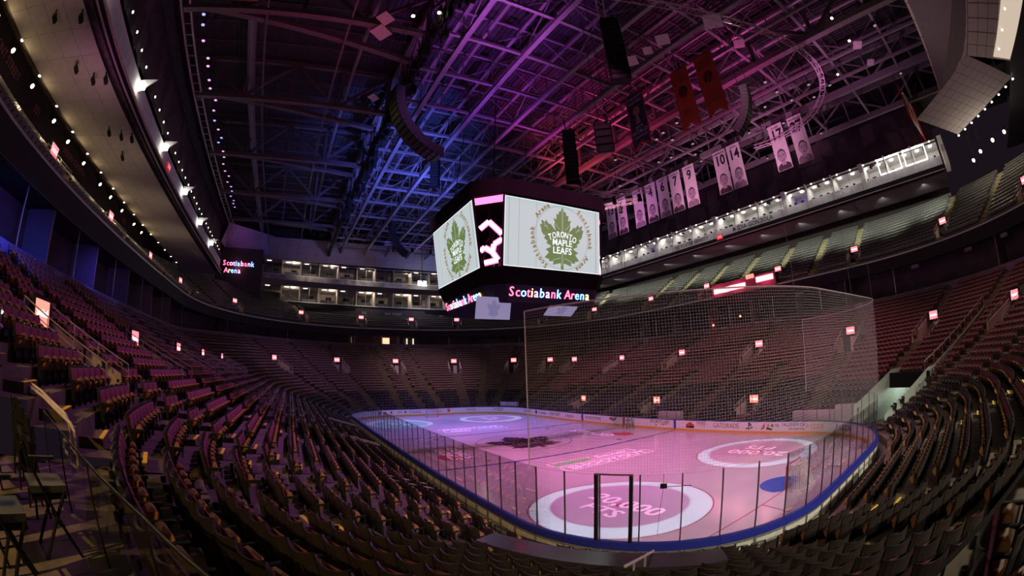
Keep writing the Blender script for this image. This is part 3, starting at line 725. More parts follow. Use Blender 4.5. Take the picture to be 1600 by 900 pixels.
# ---------------------------------------------------------------- upper bowl
NUP = 13
def up_rows(u):
    p = P(u, 24)
    if p.x > 54.5 and abs(p.y) < 29.5: return 5
    if p.x > 51.0 and p.y > 26: return 3
    if p.x > 51.0 and p.y < -26: return 5
    return NUP
PORT_UP = [('S-', -20.9), ('S-', -7.7), ('S-', 6.4), ('S-', 19.7), ('C+-', 71), ('C+-', 52), ('C+-', 20), ('C+-', 3), ('C++', 1.5), ('C++', 24.4), ('C++', 52), ('C++', 80), ('S+', 14), ('S+', 0), ('S+', -13), ('C--', 69), ('C--', 46)]
UPU = [U(*q) % PER for q in PORT_UP]; PU = (25.2, 26.9)
def in_up_notch(u, d, pad=0.0):
    for q in UPU:
        if abs(du(u, q)) < 12 and PU[0] - pad < d < PU[1] + pad and abs(du(u, q)) * lscale(q, d) < .95 + pad: return True
    return False
us2 = set(PER * i / 300 for i in range(300))
for q in UPU:
    w = .95 / lscale(q, 26); us2.add((q - w) % PER); us2.add((q + w) % PER)
us2 = sorted(us2); terr = MB(); N2 = len(us2)
def urow_z(i): return zU(24 + RD * i + .4)
for i in range(NUP):
    d0, d1 = 24 + RD * i, 24 + RD * (i + 1); z = urow_z(i); z0 = urow_z(i - 1) if i else 16.0
    for j in range(N2):
        ua, ub = us2[j], us2[(j + 1) % N2] + (PER if j == N2 - 1 else 0); um = (ua + ub) / 2
        if i >= up_rows(um) or in_up_notch(um, d0 + .42, -.02): continue
        terr.add([P(ua, d0, z), P(ub, d0, z), P(ub, d1, z), P(ua, d1, z)], [(0, 1, 2, 3)])
        terr.add([P(ua, d0, z0), P(ub, d0, z0), P(ub, d0, z), P(ua, d0, z)], [(0, 1, 2, 3)])
tag(terr.obj('floor_upper_bowl', mat('upper_concrete', (0.16, 0.15, 0.14), 0.85, var=.3)), 'stepped concrete of the upper seating deck', None, None, 'structure')
cnts = {}
for (k, v), q in zip(PORT_UP, UPU):
    cnts[k] = cnts.get(k, 0) + 1
    portal(q, PU[0], PU[1], lambda u, d: zU(d), 'upper_stair_portal', 'upper deck portal with small pink lit sign, %s of the %s' % (ORD[cnts[k] - 1], SIDE_NAME[k]), sm=sign_pink, W=.95, sw=.55, sh=.36, sz=.25)
# upper stairs: yellow light on the treads is put into their colour
up_stair = mat('upper_stair_lit', (0.36, 0.27, 0.09), 0.8, var=.2)
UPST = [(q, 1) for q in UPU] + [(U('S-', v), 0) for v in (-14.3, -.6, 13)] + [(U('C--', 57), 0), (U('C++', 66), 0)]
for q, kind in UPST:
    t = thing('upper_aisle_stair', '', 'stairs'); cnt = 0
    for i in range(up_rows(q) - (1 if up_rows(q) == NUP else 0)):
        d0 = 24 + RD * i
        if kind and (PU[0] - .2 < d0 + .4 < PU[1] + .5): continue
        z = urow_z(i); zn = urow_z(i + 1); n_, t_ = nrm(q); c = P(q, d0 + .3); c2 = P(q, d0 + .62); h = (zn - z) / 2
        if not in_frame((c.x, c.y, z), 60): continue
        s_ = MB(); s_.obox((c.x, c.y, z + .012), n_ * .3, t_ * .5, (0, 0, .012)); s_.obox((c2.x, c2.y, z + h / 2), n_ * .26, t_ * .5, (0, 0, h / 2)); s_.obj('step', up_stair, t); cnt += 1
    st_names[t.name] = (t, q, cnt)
for k_, (t, q, cnt) in list(st_names.items()):
    if cnt == 0:
        bpy.data.objects.remove(t); st_names.pop(k_)
def side_of(u):
    c = np.cumsum(SEG); i = int(np.searchsorted(c, u % PER)); return ['S+', 'C++', 'E+', 'C+-', 'S-', 'C--', 'E-', 'C-+'][min(i, 7)]
cc = {}
for t, q, cnt in sorted(st_names.values(), key=lambda e: (e[0].name.split('.')[0], e[1] % PER)):
    up = t.name.startswith('upper'); key = (up, side_of(q)); cc[key] = cc.get(key, 0) + 1
    t['label'] = '%s, %s of the %s' % ('yellow lit stair on the upper deck' if up else 'concrete aisle stair between lower seats', ORD[cc[key] - 1], SIDE_NAME[side_of(q)])

# ---------------------------------------------------------------- seats
# local frame: x along the row, y outward (behind the sitter), z up, origin on the tread
def seat_parts():
    W = .255
    sh = MB(); n = 6                       # curved shell with raised upper corners
    A, B_ = [], []
    cols = []
    for th in (0.0, .028):
        for i in range(n + 1):
            x = -W + 2 * W * i / n; c = (x / W) ** 2
            zt = .88 + .05 * c; yb = .20 - .05 * c; yt = .30 - .07 * c
            cols.append([(x, yb + th, .14), (x, (yb + yt) / 2 - .01 + th, .54), (x, yt + th, zt)])
    vs = [p for c in cols for p in c]; m = n + 1; fs = []
    for side in (0, 1):
        for i in range(n):
            for k in range(2):
                a = (side * m + i) * 3 + k; b_ = a + 3
                fs.append((a, a + 1, b_ + 1, b_) if side == 0 else (a, b_, b_ + 1, a + 1))
    for i in range(n):
        a, b_ = i * 3 + 2, (m + i) * 3 + 2; fs.append((a, b_, b_ + 3, a + 3))
    for i in (0, n):
        a, b_ = i * 3, (m + i) * 3
        for k in range(2): fs.append((a + k, b_ + k, b_ + k + 1, a + k + 1))
    sh.add(vs, fs)
    pad = MB().obox((0, .185, .56), (.215, 0, 0), (0, .025, 0), (0, 0, .01))
    pad = MB(); pad.add([(-.245, .13, .34), (.245, .13, .34), (.245, .20, .86), (-.245, .20, .86), (-.23, .10, .37), (.23, .10, .37), (.22, .165, .83), (-.22, .165, .83)],
                        [(4, 5, 6, 7), (0, 1, 5, 4), (1, 2, 6, 5), (2, 3, 7, 6), (3, 0, 4, 7)])
    cu = MB()                                # tipped-up cushion: rounded pan
    prof = [(.12, .40, .20), (.02, .44, .21), (-.07, .56, .19), (-.055, .64, .14), (.0, .69, .06), (.05, .65, .12), (.09, .55, .18)]
    k = len(prof); vs = [(-w, y, z) for y, z, w in prof] + [(w, y, z) for y, z, w in prof]
    cu.add(vs, [(i, (i + 1) % k, k + (i + 1) % k, k + i) for i in range(k)] + [tuple(range(k - 1, -1, -1)), tuple(range(k, 2 * k))])
    ar = MB(); ar.obox((-.28, .02, .60), (.028, 0, 0), (0, .19, 0), (0, 0, .018)); ar.obox((-.28, .14, .30), (.02, 0, 0), (0, .04, 0), (0, 0, .30)); ar.obox((-.28, -.12, .50), (.015, 0, 0), (0, .02, 0), (0, 0, .10))
    cp = MB(); r, r2, h = .05, .042, .10; q = 8; c = (-.27, .36, .52)
    vs = [(c[0] + rr * math.cos(2 * PI * i / q), c[1] + rr * math.sin(2 * PI * i / q), zz) for rr, zz in ((r, c[2]), (r, c[2] - h), (r2, c[2]), (r2, c[2] - h + .01)) for i in range(q)]
    fs = []
    for i in range(q):
        j = (i + 1) % q; fs += [(i, q + i, q + j, j), (2 * q + i, 2 * q + j, 3 * q + j, 3 * q + i), (i, j, 2 * q + j, 2 * q + i)]
    fs += [tuple(q + i for i in range(q)), tuple(3 * q + i for i in range(q - 1, -1, -1))]
    cp.add(vs, fs)
    return sh, pad, cu, ar, cp
SEATP = seat_parts()
def far_seat():
    s = MB(); s.add([(-.25, .20, .30), (.25, .20, .30), (.25, .28, .86), (-.25, .28, .86), (-.25, .24, .30), (.25, .24, .30), (.25, .32, .86), (-.25, .32, .86)],
                    [(4, 7, 6, 5), (3, 2, 6, 7), (0, 3, 7, 4), (1, 5, 6, 2)])
    f = MB(); f.add([(-.23, .18, .34), (.23, .18, .34), (.225, .255, .83), (-.225, .255, .83)], [(0, 1, 2, 3)])
    c_ = MB(); c_.add([(-.22, .16, .40), (.22, .16, .40), (.22, -.05, .66), (-.22, -.05, .66), (-.22, .02, .72), (.22, .02, .72)], [(0, 1, 2, 3), (3, 2, 5, 4), (0, 3, 4), (1, 5, 2)])
    a = MB(); a.obox((-.28, .03, .60), (.022, 0, 0), (0, .17, 0), (0, 0, .016))
    return s, f, a, c_
def seat_sites(row_list, pitch, zfun, skip):
    out = []
    for i, d in row_list:
        N = 900; uu = np.linspace(0, PER, N + 1); pts = np.array([P(u, d + .52)[:2] for u in uu])
        L = np.concatenate([[0], np.cumsum(np.hypot(*np.diff(pts, axis=0).T))]); n = int(L[-1] / pitch)
        for s in (np.arange(n) + .5) * L[-1] / n:
            u = float(np.interp(s, L, uu))
            if skip(i, d, u): continue
            p = P(u, d + .52); a, b_ = P(u - .08, d + .52), P(u + .08, d + .52); t_ = (b_ - a).normalized(); z = zfun(i, u)
            out.append((p.x, p.y, z, t_.x, t_.y, i, u))
    return out
AISU = [(q, k) for q, k in AIS]
def skip_low(i, d, u):
    p = P(u, d + .5)
    if in_notch(u, d + .45, .05) or on_platform(u, d + .45): return True
    for q, k in AISU:
        x = du(u, q)
        if abs(x) < 3 and abs(x) * lscale(q, d) < .85:
            if k == 2 and i > 12: continue
            return True
    if PLO - 1 < u < PHI + 1 and 12.0 < d < 17.2: return True
    return False
UPSTU = [q for q, k in UPST]
def skip_up(i, d, u):
    if i >= up_rows(u) or in_up_notch(u, d + .45, .05): return True
    for q in UPSTU:
        x = du(u, q)
        if abs(x) < 3 and abs(x) * lscale(q, d) < .75: return True
    return False
low = seat_sites([(i, row_d(i)) for i in range(NROW)], .55, lambda i, u: row_z(i, u), skip_low)
upp = seat_sites([(i, 24 + RD * i) for i in range(NUP)], .56, lambda i, u: urow_z(i), skip_up)
DESK = P(U('C-+', 57), 4.6)
def near_desk(s): return (Vector((s[0], s[1], 0)) - DESK).length < 2.6 and s[5] < 5
low = [s for s in low if in_frame((s[0], s[1], s[2] + .6), 90) and not near_desk(s)]
upp = [s for s in upp if in_frame((s[0], s[1], s[2] + .6), 60)]
cand = [(L, k) for k, s in enumerate(low) for x, y, L in (project((s[0], s[1], s[2] + .55)),) if -10 < x < 1610 and -10 < y < 905]
cand.sort(); near_idx = set(k for L, k in cand[:300])
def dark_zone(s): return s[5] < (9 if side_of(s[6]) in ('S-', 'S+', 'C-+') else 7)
# --- the 300 largest seats, one object each with its parts
meshes = {}
for nm, mb, m in zip(('backrest', 'back_cushion', 'seat_cushion', 'armrest', 'cup_holder'), SEATP, (shell_mat, fabric, plywood, black_plastic, black_plastic)):
    me = mb.mesh(nm); me.materials.append(m); meshes[nm] = me
    if nm == 'backrest':
        for p_ in me.polygons: p_.use_smooth = False
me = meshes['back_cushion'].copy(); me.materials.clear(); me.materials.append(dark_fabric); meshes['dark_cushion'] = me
groups = {}
for k in sorted(near_idx):
    s = low[k]; pos = Vector((s[0], s[1], s[2])); px, py, L = project(pos)
    zone = 'left of' if px < 520 else 'below' if px < 1060 else 'right of'
    r = bpy.data.objects.new('arena_seat', None); r.empty_display_size = .1; r.location = pos; r.rotation_euler = (0, 0, math.atan2(s[4], s[3]))   # local x runs along the row, local y outward
    r['label'] = 'folded dark shelled arena seat, %s row from the ice, %s the camera' % (['first', 'second', 'third', 'fourth', 'fifth', 'sixth', 'seventh', 'eighth', 'ninth', 'tenth', 'eleventh', 'twelfth', 'thirteenth', 'fourteenth', 'fifteenth', 'sixteenth', 'seventeenth', 'eighteenth', 'nineteenth', 'twentieth', 'twenty first', 'twenty second', 'twenty third', 'twenty fourth', 'twenty fifth', 'twenty sixth', 'twenty seventh'][s[5]], zone)
    r['category'] = 'seat'; r['group'] = 'lower bowl seats in row %d %s the camera' % (s[5] + 1, zone)
    COL.objects.link(r)
    for nm in ('backrest', 'back_cushion', 'seat_cushion', 'armrest', 'cup_holder'):
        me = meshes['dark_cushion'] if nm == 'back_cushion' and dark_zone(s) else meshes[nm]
        o = bpy.data.objects.new(nm, me); o.parent = r; COL.objects.link(o)
def batch(name, sites, parts, mats, label):
    """every remaining seat of a kind in one mesh"""
    V = []; F = []; MI = []; n0 = 0
    T = np.array([[s[0], s[1], s[2], s[3], s[4]] for s in sites])
    for mi, pt in enumerate(parts):
        v = np.array(pt.v); x = v[:, 0]; y = v[:, 1]
        X = T[:, 0:1] + T[:, 3:4] * x - T[:, 4:5] * y; Y = T[:, 1:2] + T[:, 4:5] * x + T[:, 3:4] * y; Z = T[:, 2:3] + v[:, 2]
        V.append(np.stack([X, Y, Z], -1).reshape(-1, 3))
        for q in range(len(sites)):
            off = n0 + q * len(v)
            for f in pt.f: F.append([i + off for i in f]); MI.append(mi)
        n0 += len(sites) * len(v)
    me = bpy.data.meshes.new(name); me.from_pydata(np.concatenate(V).tolist(), [], F)
    for m in mats: me.materials.append(m)
    me.polygons.foreach_set('material_index', MI); me.update()
    return tag(link_mesh(name, me), label, 'seats', None, 'stuff')
FS = far_seat()
rest = [s for k, s in enumerate(low) if k not in near_idx]
NEARFULL = [s for s in rest if (Vector(s[:3]) - CAM_POS).length < 32]
FAR = [s for s in rest if (Vector(s[:3]) - CAM_POS).length >= 32]
FAREND = [s for s in FAR if not dark_zone(s) and s[0] > 30]
batch('far_end_lower_seats', FAREND, FS, (shell_mat, mat('far_mauve_fabric', (.15, .075, .085), .8, var=.2), mat('seat_tip_glint', (.50, .48, .48), .35), mat('far_pan_plastic', (.22, .16, .15), .45, var=.2)), 'hundreds of folded greyish mauve seats in the lower bowl behind the far goal')  # far end fabric greyer than the maroon seats
batch('maroon_lower_seats', [s for s in FAR if not dark_zone(s) and s[0] <= 30], FS, (shell_mat, fabric, mat('seat_tip_glint', (.50, .48, .48), .35), mat('seat_pan_plastic', (.17, .09, .09), .45, var=.2)), 'hundreds of folded maroon seats filling the lower bowl')  # pale armrests: glints on the seat tips put into the colour
batch('dark_front_seats', [s for s in FAR if dark_zone(s)], FS, (shell_mat, dark_fabric, MATS['seat_tip_glint'], dark_fabric), 'dark seats in the first rows behind the boards')
batch('lower_seats_by_camera', [s for s in NEARFULL if not dark_zone(s)], SEATP, (shell_mat, fabric, plywood, black_plastic, black_plastic), 'further folded maroon seats with tan undersides around the camera corner')
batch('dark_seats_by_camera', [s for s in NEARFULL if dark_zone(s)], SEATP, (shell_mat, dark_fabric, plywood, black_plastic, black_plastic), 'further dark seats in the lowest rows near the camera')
batch('upper_deck_seats', upp, FS, (black_plastic, mat('upper_seat_fabric', (.07, .06, .06), .5), MATS['seat_tip_glint'], mat('upper_pan_glint', (.21, .20, .19), .35)), 'hundreds of dark folded seats on the upper deck')  # pale pans against dark pads imitate glints along the rows

SOFFIT_FIX = [(-20.3, 39.6), (-19.9, 37.4), (-15.0, 39.5), (-13.5, 38.4), (-13.5, 37.2), (-6.1, 39.4), (-5.4, 38.3), (-1.5, 39.5), (-5.0, 37.3)]
SIGN_L, SIGN_R = (4.6, 36.12, 25.6), (0.1, -36.12, 25.0)

# ---------------------------------------------------------------- gondolas along both sides: soffit, parapet, booths, frieze
GX0, GX1, GY, GYB, GZ = -38.0, 50.0, 36.7, 44.0, 24.3
camo = mat('frieze_panel', (0.055, 0.035, 0.045), 0.8, var=.5, scale=.35)
camo2 = mat('frieze_panel_lighter', (0.085, 0.06, 0.07), 0.8, var=.4, scale=.35)
parapet_m = mat('parapet_fabric', (0.62, 0.61, 0.62), 0.7, var=.12, scale=1.2)
tile_line = 1.22
def tile_sheet(name, o, ax, ay, nx, ny, sx, sy, m, label, gap=.03, parent=None, cut=None):
    """suspended tiles with open joints: every tile a piece of one named sheet"""
    o, ax, ay = Vector(o), Vector(ax).normalized(), Vector(ay).normalized(); nn = ax.cross(ay)
    away = nn * (.05 if nn.dot(CAM_POS - o) < 0 else -.05)
    bk = MB(); bk.add([o + away, o + ax * (nx * sx) + away, o + ax * (nx * sx) + ay * (ny * sy) + away, o + ay * (ny * sy) + away], [(0, 1, 2, 3)])
    root = bk.obj(name, wall_dark); tag(root, label, None, None, 'structure')
    me = MB().obox((sx / 2, sy / 2, 0), (sx / 2 - gap / 2, 0, 0), (0, sy / 2 - gap / 2, 0), (0, 0, .02)).mesh('tile'); me.materials.append(m)
    mm = Matrix.Identity(4)
    for i, v in enumerate((ax, ay, nn)): mm[0][i], mm[1][i], mm[2][i] = v
    c = 0
    for i in range(nx):
        for j in range(ny):
            p = o + ax * (i * sx) + ay * (j * sy)
            if not in_frame(p + ax * sx / 2 + ay * sy / 2, 40): continue
            t_ = bpy.data.objects.new('tile', me); q = mm.copy(); q.translation = p; t_.matrix_world = q; t_.parent = root; COL.objects.link(t_); c += 1
    return root
# camera-side soffit (left of the picture) in big tiles; far side plain
tile_sheet('ceiling_soffit_near', (GX0 + 6, GYB, GZ), (1, 0, 0), (0, -1, 0), 30, 4, 2.75, 1.7, soffit_tile, 'beige tiled soffit under the gondola on the camera side')
tile_sheet('ceiling_soffit_far', (GX0, -GYB, GZ), (1, 0, 0), (0, 1, 0), 40, 3, 2.2, 2.3, mat('soffit_far_tile', (.17, .12, .15), .9), 'soffit under the press gondola on the far side')
for s, nm in ((1, 'near'), (-1, 'far')):
    tag(MB().box(GX0, GX1, s * (GY - .35) - .05, s * (GY - .35) + .05, GZ - .1, GZ + .75).obj('wall_gondola_edge_' + nm, black_plastic), 'black front channel of the gondola', None, None, 'structure')
    tag(MB().box(GX0, GX1, s * (GY - .45) - .06, s * (GY - .45) + .06, GZ + .05, GZ + .16).obj('trim_%d' % (3 if s > 0 else 4), mat('gondola_edge_line', (.55, .36, .40), .5)), 'pinkish edge line of the gondola', None, None, 'structure')
    tag(MB().box(GX0, GX1, s * GYB, s * (GYB + .3), GZ + .03, 30).obj('wall_gondola_back_' + nm, wall_dark), 'back of the gondola', None, None, 'structure')
    tag(MB().box(GX0, 52, s * 48.0, s * 48.3, 22.0, 34).obj('wall_upper_' + nm, mat('upper_wall', (.045, .03, .03), .85, var=.2)), 'dark wall behind the top row of the upper deck', None, None, 'structure')
    tag(MB().box(GX0, GX1, s * (GY - .3), s * GYB, GZ + .5, GZ + .6).obj('floor_gondola_' + nm, dark_concrete), 'gondola floor', None, None, 'structure')
# parapets in bays
BAY = 4.4
booth_white = mat('booth_white_paint', (.80, .78, .76), .7, var=.04)
lamp_booth = mat('booth_ceiling_lamp', (1, 1, 1), .5, emit=(1, .94, .86), es=7)
gt = thing('press_gondola', 'white lit press gondola with open booths along the far side', 'gondola')
YF = -GY
nb = int((GX1 - GX0) / BAY)
for i in range(nb):
    x0 = GX0 + i * BAY; x1 = x0 + BAY
    MB().box(x0 + .02, x1 - .02, YF - .03, YF + .03, GZ + .75, GZ + 1.95).obj('parapet_panel', parapet_m, gt)
    MB().box(x0, x1, YF - 3.6, YF - 3.5, GZ + .6, GZ + 4.0).obj('booth_back', booth_white if i % 7 not in (5,) else mat('booth_purple_wall', (.25, .18, .5), .7), gt)
    cb = MB(); cb.add([(x0, YF - 3.6, GZ + 3.95), (x1, YF - 3.6, GZ + 3.95), (x1, YF + .1, GZ + 4.15), (x0, YF + .1, GZ + 4.15)], [(0, 1, 2, 3)]); cb.obj('booth_ceiling', booth_white, gt)
    for q in (.25, .75): MB().box(x0 + BAY * q - .25, x0 + BAY * q + .25, YF - 1.6, YF - 1.3, GZ + 3.9, GZ + 3.96).obj('ceiling_lamp', lamp_booth, gt)
    area('booth_light', (x0 + BAY / 2, YF - .9, GZ + 3.9), (x0 + BAY / 2, YF - 1.6, GZ + 1.5), (1, .95, .88), 50, 3.0, .5)
    spot('parapet_light', (x0 + BAY / 2, YF + 1.6, GZ + 4.0), (x0 + BAY / 2, YF, GZ + 1.3), (1, .96, .9), 170, 120, 1, .1)
    # curved divider fins, broad at every third bay
    wd = .35 if i % 3 == 0 else .09
    prof = [(.1, GZ + .75), (.35, GZ + 2.2), (.15, GZ + 3.2), (.5, GZ + 4.25), (-3.5, GZ + 4.1), (-3.5, GZ + .75)]
    f = MB(); f.prism([(-y, z) for y, z in prof], (x0 - wd, YF, 0), (0, -1, 0), (0, 0, 1), wd * 2); f.obj('divider_fin', booth_white, gt)
    MB().box(x0 + .3, x1 - .3, YF - .8, YF - .2, GZ + 1.85, GZ + 1.92).obj('desk_top', booth_white, gt)
    for q in range(3):
        xx = x0 + .8 + q * 1.2 + random.uniform(-.2, .2); MB().box(xx, xx + random.uniform(.25, .6), YF - .7, YF - .45, GZ + 1.93, GZ + 2.15 + random.uniform(.05, .3)).obj('monitor', black_plastic, gt)
    if i % 2 == 0:
        g = MB(); xx = x0 + 2.2; g.obox((xx, YF - .4, GZ + 3.6), (.15, 0, 0), (0, .3, 0), (0, 0, .12)); g.tube([(xx, YF - .4, GZ + 3.6), (xx, YF - .4, GZ + 4.1)], .03); g.obj('hung_camera', black_plastic, gt)
for q in (0, 1):
    x0 = -36 + q * 4.2; r = MB()
    r.box(x0, x0 + 3.6, YF + .02, YF + .08, GZ + 2.0, GZ + 2.12); r.box(x0, x0 + 3.6, YF + .02, YF + .08, GZ + 3.9, GZ + 4.02); r.box(x0, x0 + .12, YF + .02, YF + .08, GZ + 2, GZ + 4); r.box(x0 + 3.5, x0 + 3.6, YF + .02, YF + .08, GZ + 2, GZ + 4)
    r.obj('lit_window_frame', lamp_booth, gt)
for body, x, sz in (('THE FOSTER HEWITT', 6.6, .85), ('MEDIA GONDOLA', -6.0, .95), ('NBA TV', -21.5, .8)):
    text(body, (x, YF + .05, GZ + 1.35), (-1, 0, 0), (0, 0, 1), sz, ink if body != 'NBA TV' else white_ink, gt, 'parapet_lettering', sx=.95, bold=.012)
# the camera-side gondola: pale parapet with shaded lamps on triangular brackets
gn = thing('side_gondola', 'pale parapet of the gondola above the camera side seats', 'gondola')
for i in range(nb):
    x0 = GX0 + i * BAY; x1 = x0 + BAY
    MB().box(x0 + .02, x1 - .02, GY - .03, GY + .03, GZ + .75, GZ + 2.9).obj('parapet_panel', parapet_m, gn)
    MB().box(x0 + .02, x1 - .02, GY - .49, GY - .41, GZ + .70, GZ + .95).obj('edge_brick', mat('edge_stone', (.45, .33, .26), .8, var=.25), gn)
for i, x in enumerate((-20.0, -8.5, 2.0, 13.5, 25.0, 36.0)):
    t = thing('parapet_lamp', 'lit box lamp on a triangular bracket on the camera side gondola, %s from the camera' % ORD[i], 'lamp', group=None)
    MB().obox((x, GY - .55, GZ + 2.2), (.35, 0, 0), (0, .22, 0), (0, 0, .22)).obj('lamp_box', lamp_white, t)
    MB().add([(x + .5, GY - .05, GZ + 1.9), (x + .5, GY - 1.6, GZ + 3.1), (x + .5, GY - .05, GZ + 3.1), (x + .62, GY - .05, GZ + 1.9), (x + .62, GY - 1.6, GZ + 3.1), (x + .62, GY - .05, GZ + 3.1)],
             [(0, 1, 2), (5, 4, 3), (0, 3, 4, 1), (1, 4, 5, 2), (2, 5, 3, 0)]).obj('bracket', parapet_m, t)
# leaning friezes above the booths with a row of downlights
for s, nm in ((1, 'near'), (-1, 'far')):
    b = MB(); b.add([(GX0, s * (GY + .4), 28.2), (52, s * (GY + .4), 28.2), (52, s * (GY + .9), 34.2), (GX0, s * (GY + .9), 34.2)], [(0, 1, 2, 3)])
    fz = tag(b.obj('wall_frieze_' + nm, wall_dark), 'dark camouflage pattern frieze above the gondola', None, None, 'structure')
    r2 = random.Random(5)
    for i in range(40):
        x = GX0 + i * 2.25
        for (za, zb) in ((28.4, 31.2), (31.2, 34.0)):
            k = r2.uniform(-.7, .7); yo = s * (GY + .36 + (za - 28.2) / 6 * .5)
            q = MB(); q.add([(x + .04, yo, za), (x + 2.2, yo, za + k), (x + 2.2 + k, yo + s * .2, zb + k), (x + .04 + k, yo + s * .2, zb)], [(0, 1, 2, 3)]); q.obj('panel', camo if r2.random() < .6 else camo2, fz)
    t = thing('downlight_row', 'row of small downlights along the top of the %s gondola' % ('camera side' if s > 0 else 'press'), 'lights')
    for i in range(int(86 / 2.2)):
        x = GX0 + 1 + i * 2.2; MB().disc((x, s * (GY - .1), 28.35), (0, s, 0), .11, .06, 10).obj('downlight', dot_lamp, t)
# small lamps at the back edge of the near soffit and warm floodlights under it
t = thing('soffit_lamp_row', 'row of small lamps along the back edge of the camera side soffit', 'lights')
for i in range(18): MB().disc((-31 + i * 4.3, GYB + .15, GZ + .05), (0, 0, 1), .13, .12, 10).obj('downlight', lamp_white, t)
for s in (1, -1):
    for i in range(12 if s > 0 else 0):
        x = -26.5 + i * 4.6 + (0.8 if i % 3 == 1 else 0)
        if s > 0:
            t = thing('flood_lamp', 'bright warm floodlight below the camera side soffit, %s from the near end' % ORD[i], 'lamp')
            MB().cone((x, 46.3, 24.9), (x, 45.6, 24.3), .10, .22, 10).obj('housing', black_metal, t)
            MB().disc((x, 45.57, 24.27), (0, -1, -1), .19, .03, 12).obj('lens', lamp_warm, t)
            MB().tube([(x, 46.3, 24.9), (x, 47.1, 26.3)], .04).obj('arm', black_metal, t)
        spot('flood_light', (x, 45.2, 23.9), (x, 41.0, 20.5), WARM, 500, 150, 1.0, .15)
for i in range(11): spot('deck_light', (-34 + i * 7, -38.6, 24.1), (-34 + i * 7, -45.0, 20.6), (.90, 1.0, .82), 2300, 95, 1.0, .15)
for x in (-4, 8): spot('deck_light', (x, -43.0, 24.1), (x, -43.5, 20), (1.0, .75, .25), 160, 70, 1.0, .15)
tag(MB().tube([(-34, 47.2, 26.6), (50, 47.2, 26.6)], .35, 8).obj('trim_5', mat('upper_pipe', (.16, .10, .08), .6)), 'large duct along the wall behind the floodlights', None, None, 'structure')
t = thing('wall_names', 'reddish street name lettering on the wall behind the camera side upper seats', 'sign')
npaint = mat('name_paint', (.50, .16, .16), .7)
text('FRONT STREET', (-15.8, 47.95, 25.1), (1, 0, 0), (0, 0, 1), 1.0, npaint, t, 'lettering', sx=.9)
text('321', (-8.0, 47.95, 25.0), (1, 0, 0), (0, 0, 1), .9, npaint, t, 'lettering'); text('UNION STATION', (2.5, 47.95, 25.0), (1, 0, 0), (0, 0, 1), .95, npaint, t, 'lettering', sx=.9)
text('323', (21.5, 47.95, 25.0), (1, 0, 0), (0, 0, 1), .9, npaint, t, 'lettering')

# ---------------------------------------------------------------- far end: lower deck wall, two tiers of suites, tiled soffit, sign wall
FX = 60.0
tag(MB().box(62.0, 62.3, -30, 30, 18.0, 21.0).obj('wall_far_deck', mat('far_deck_wall', (.07, .06, .07), .8)), 'dark wall behind the short upper deck of the far end', None, None, 'structure')
t = thing('street_sign', 'grey painted section and street lettering behind the far end upper seats', 'sign')
for body, y, s in (('303', 4.4, .85), ('BAY STREET', -2.6, .85), ('302', 19, .8), ('304', -14.2, .8)): text(body, (61.95, y, 20.0), (0, -1, 0), (0, 0, 1), s, mat('street_paint', (.55, .55, .55), .7), t, 'lettering', sx=.9)
fs = thing('far_suites', 'two curved tiers of open suites at the far end', 'suites')
suite_wall = mat('suite_warm_wall', (.46, .40, .36), .8, var=.2); suite_dark = mat('suite_dark_inside', (.09, .08, .08), .8, var=.3)
def fx(y): return FX + 2.2 - .0028 * (y + 2) ** 2 * 1.0
def fseg(b, y0, y1, dx0, z0, dx1, z1): b.add([(fx(y0) + dx0, y0, z0), (fx(y1) + dx0, y1, z0), (fx(y1) + dx1, y1, z1), (fx(y0) + dx1, y0, z1)], [(0, 1, 2, 3)])
strip_lamp = mat('suite_strip_lamp', (1, 1, 1), .5, emit=(1, .88, .72), es=3.5)
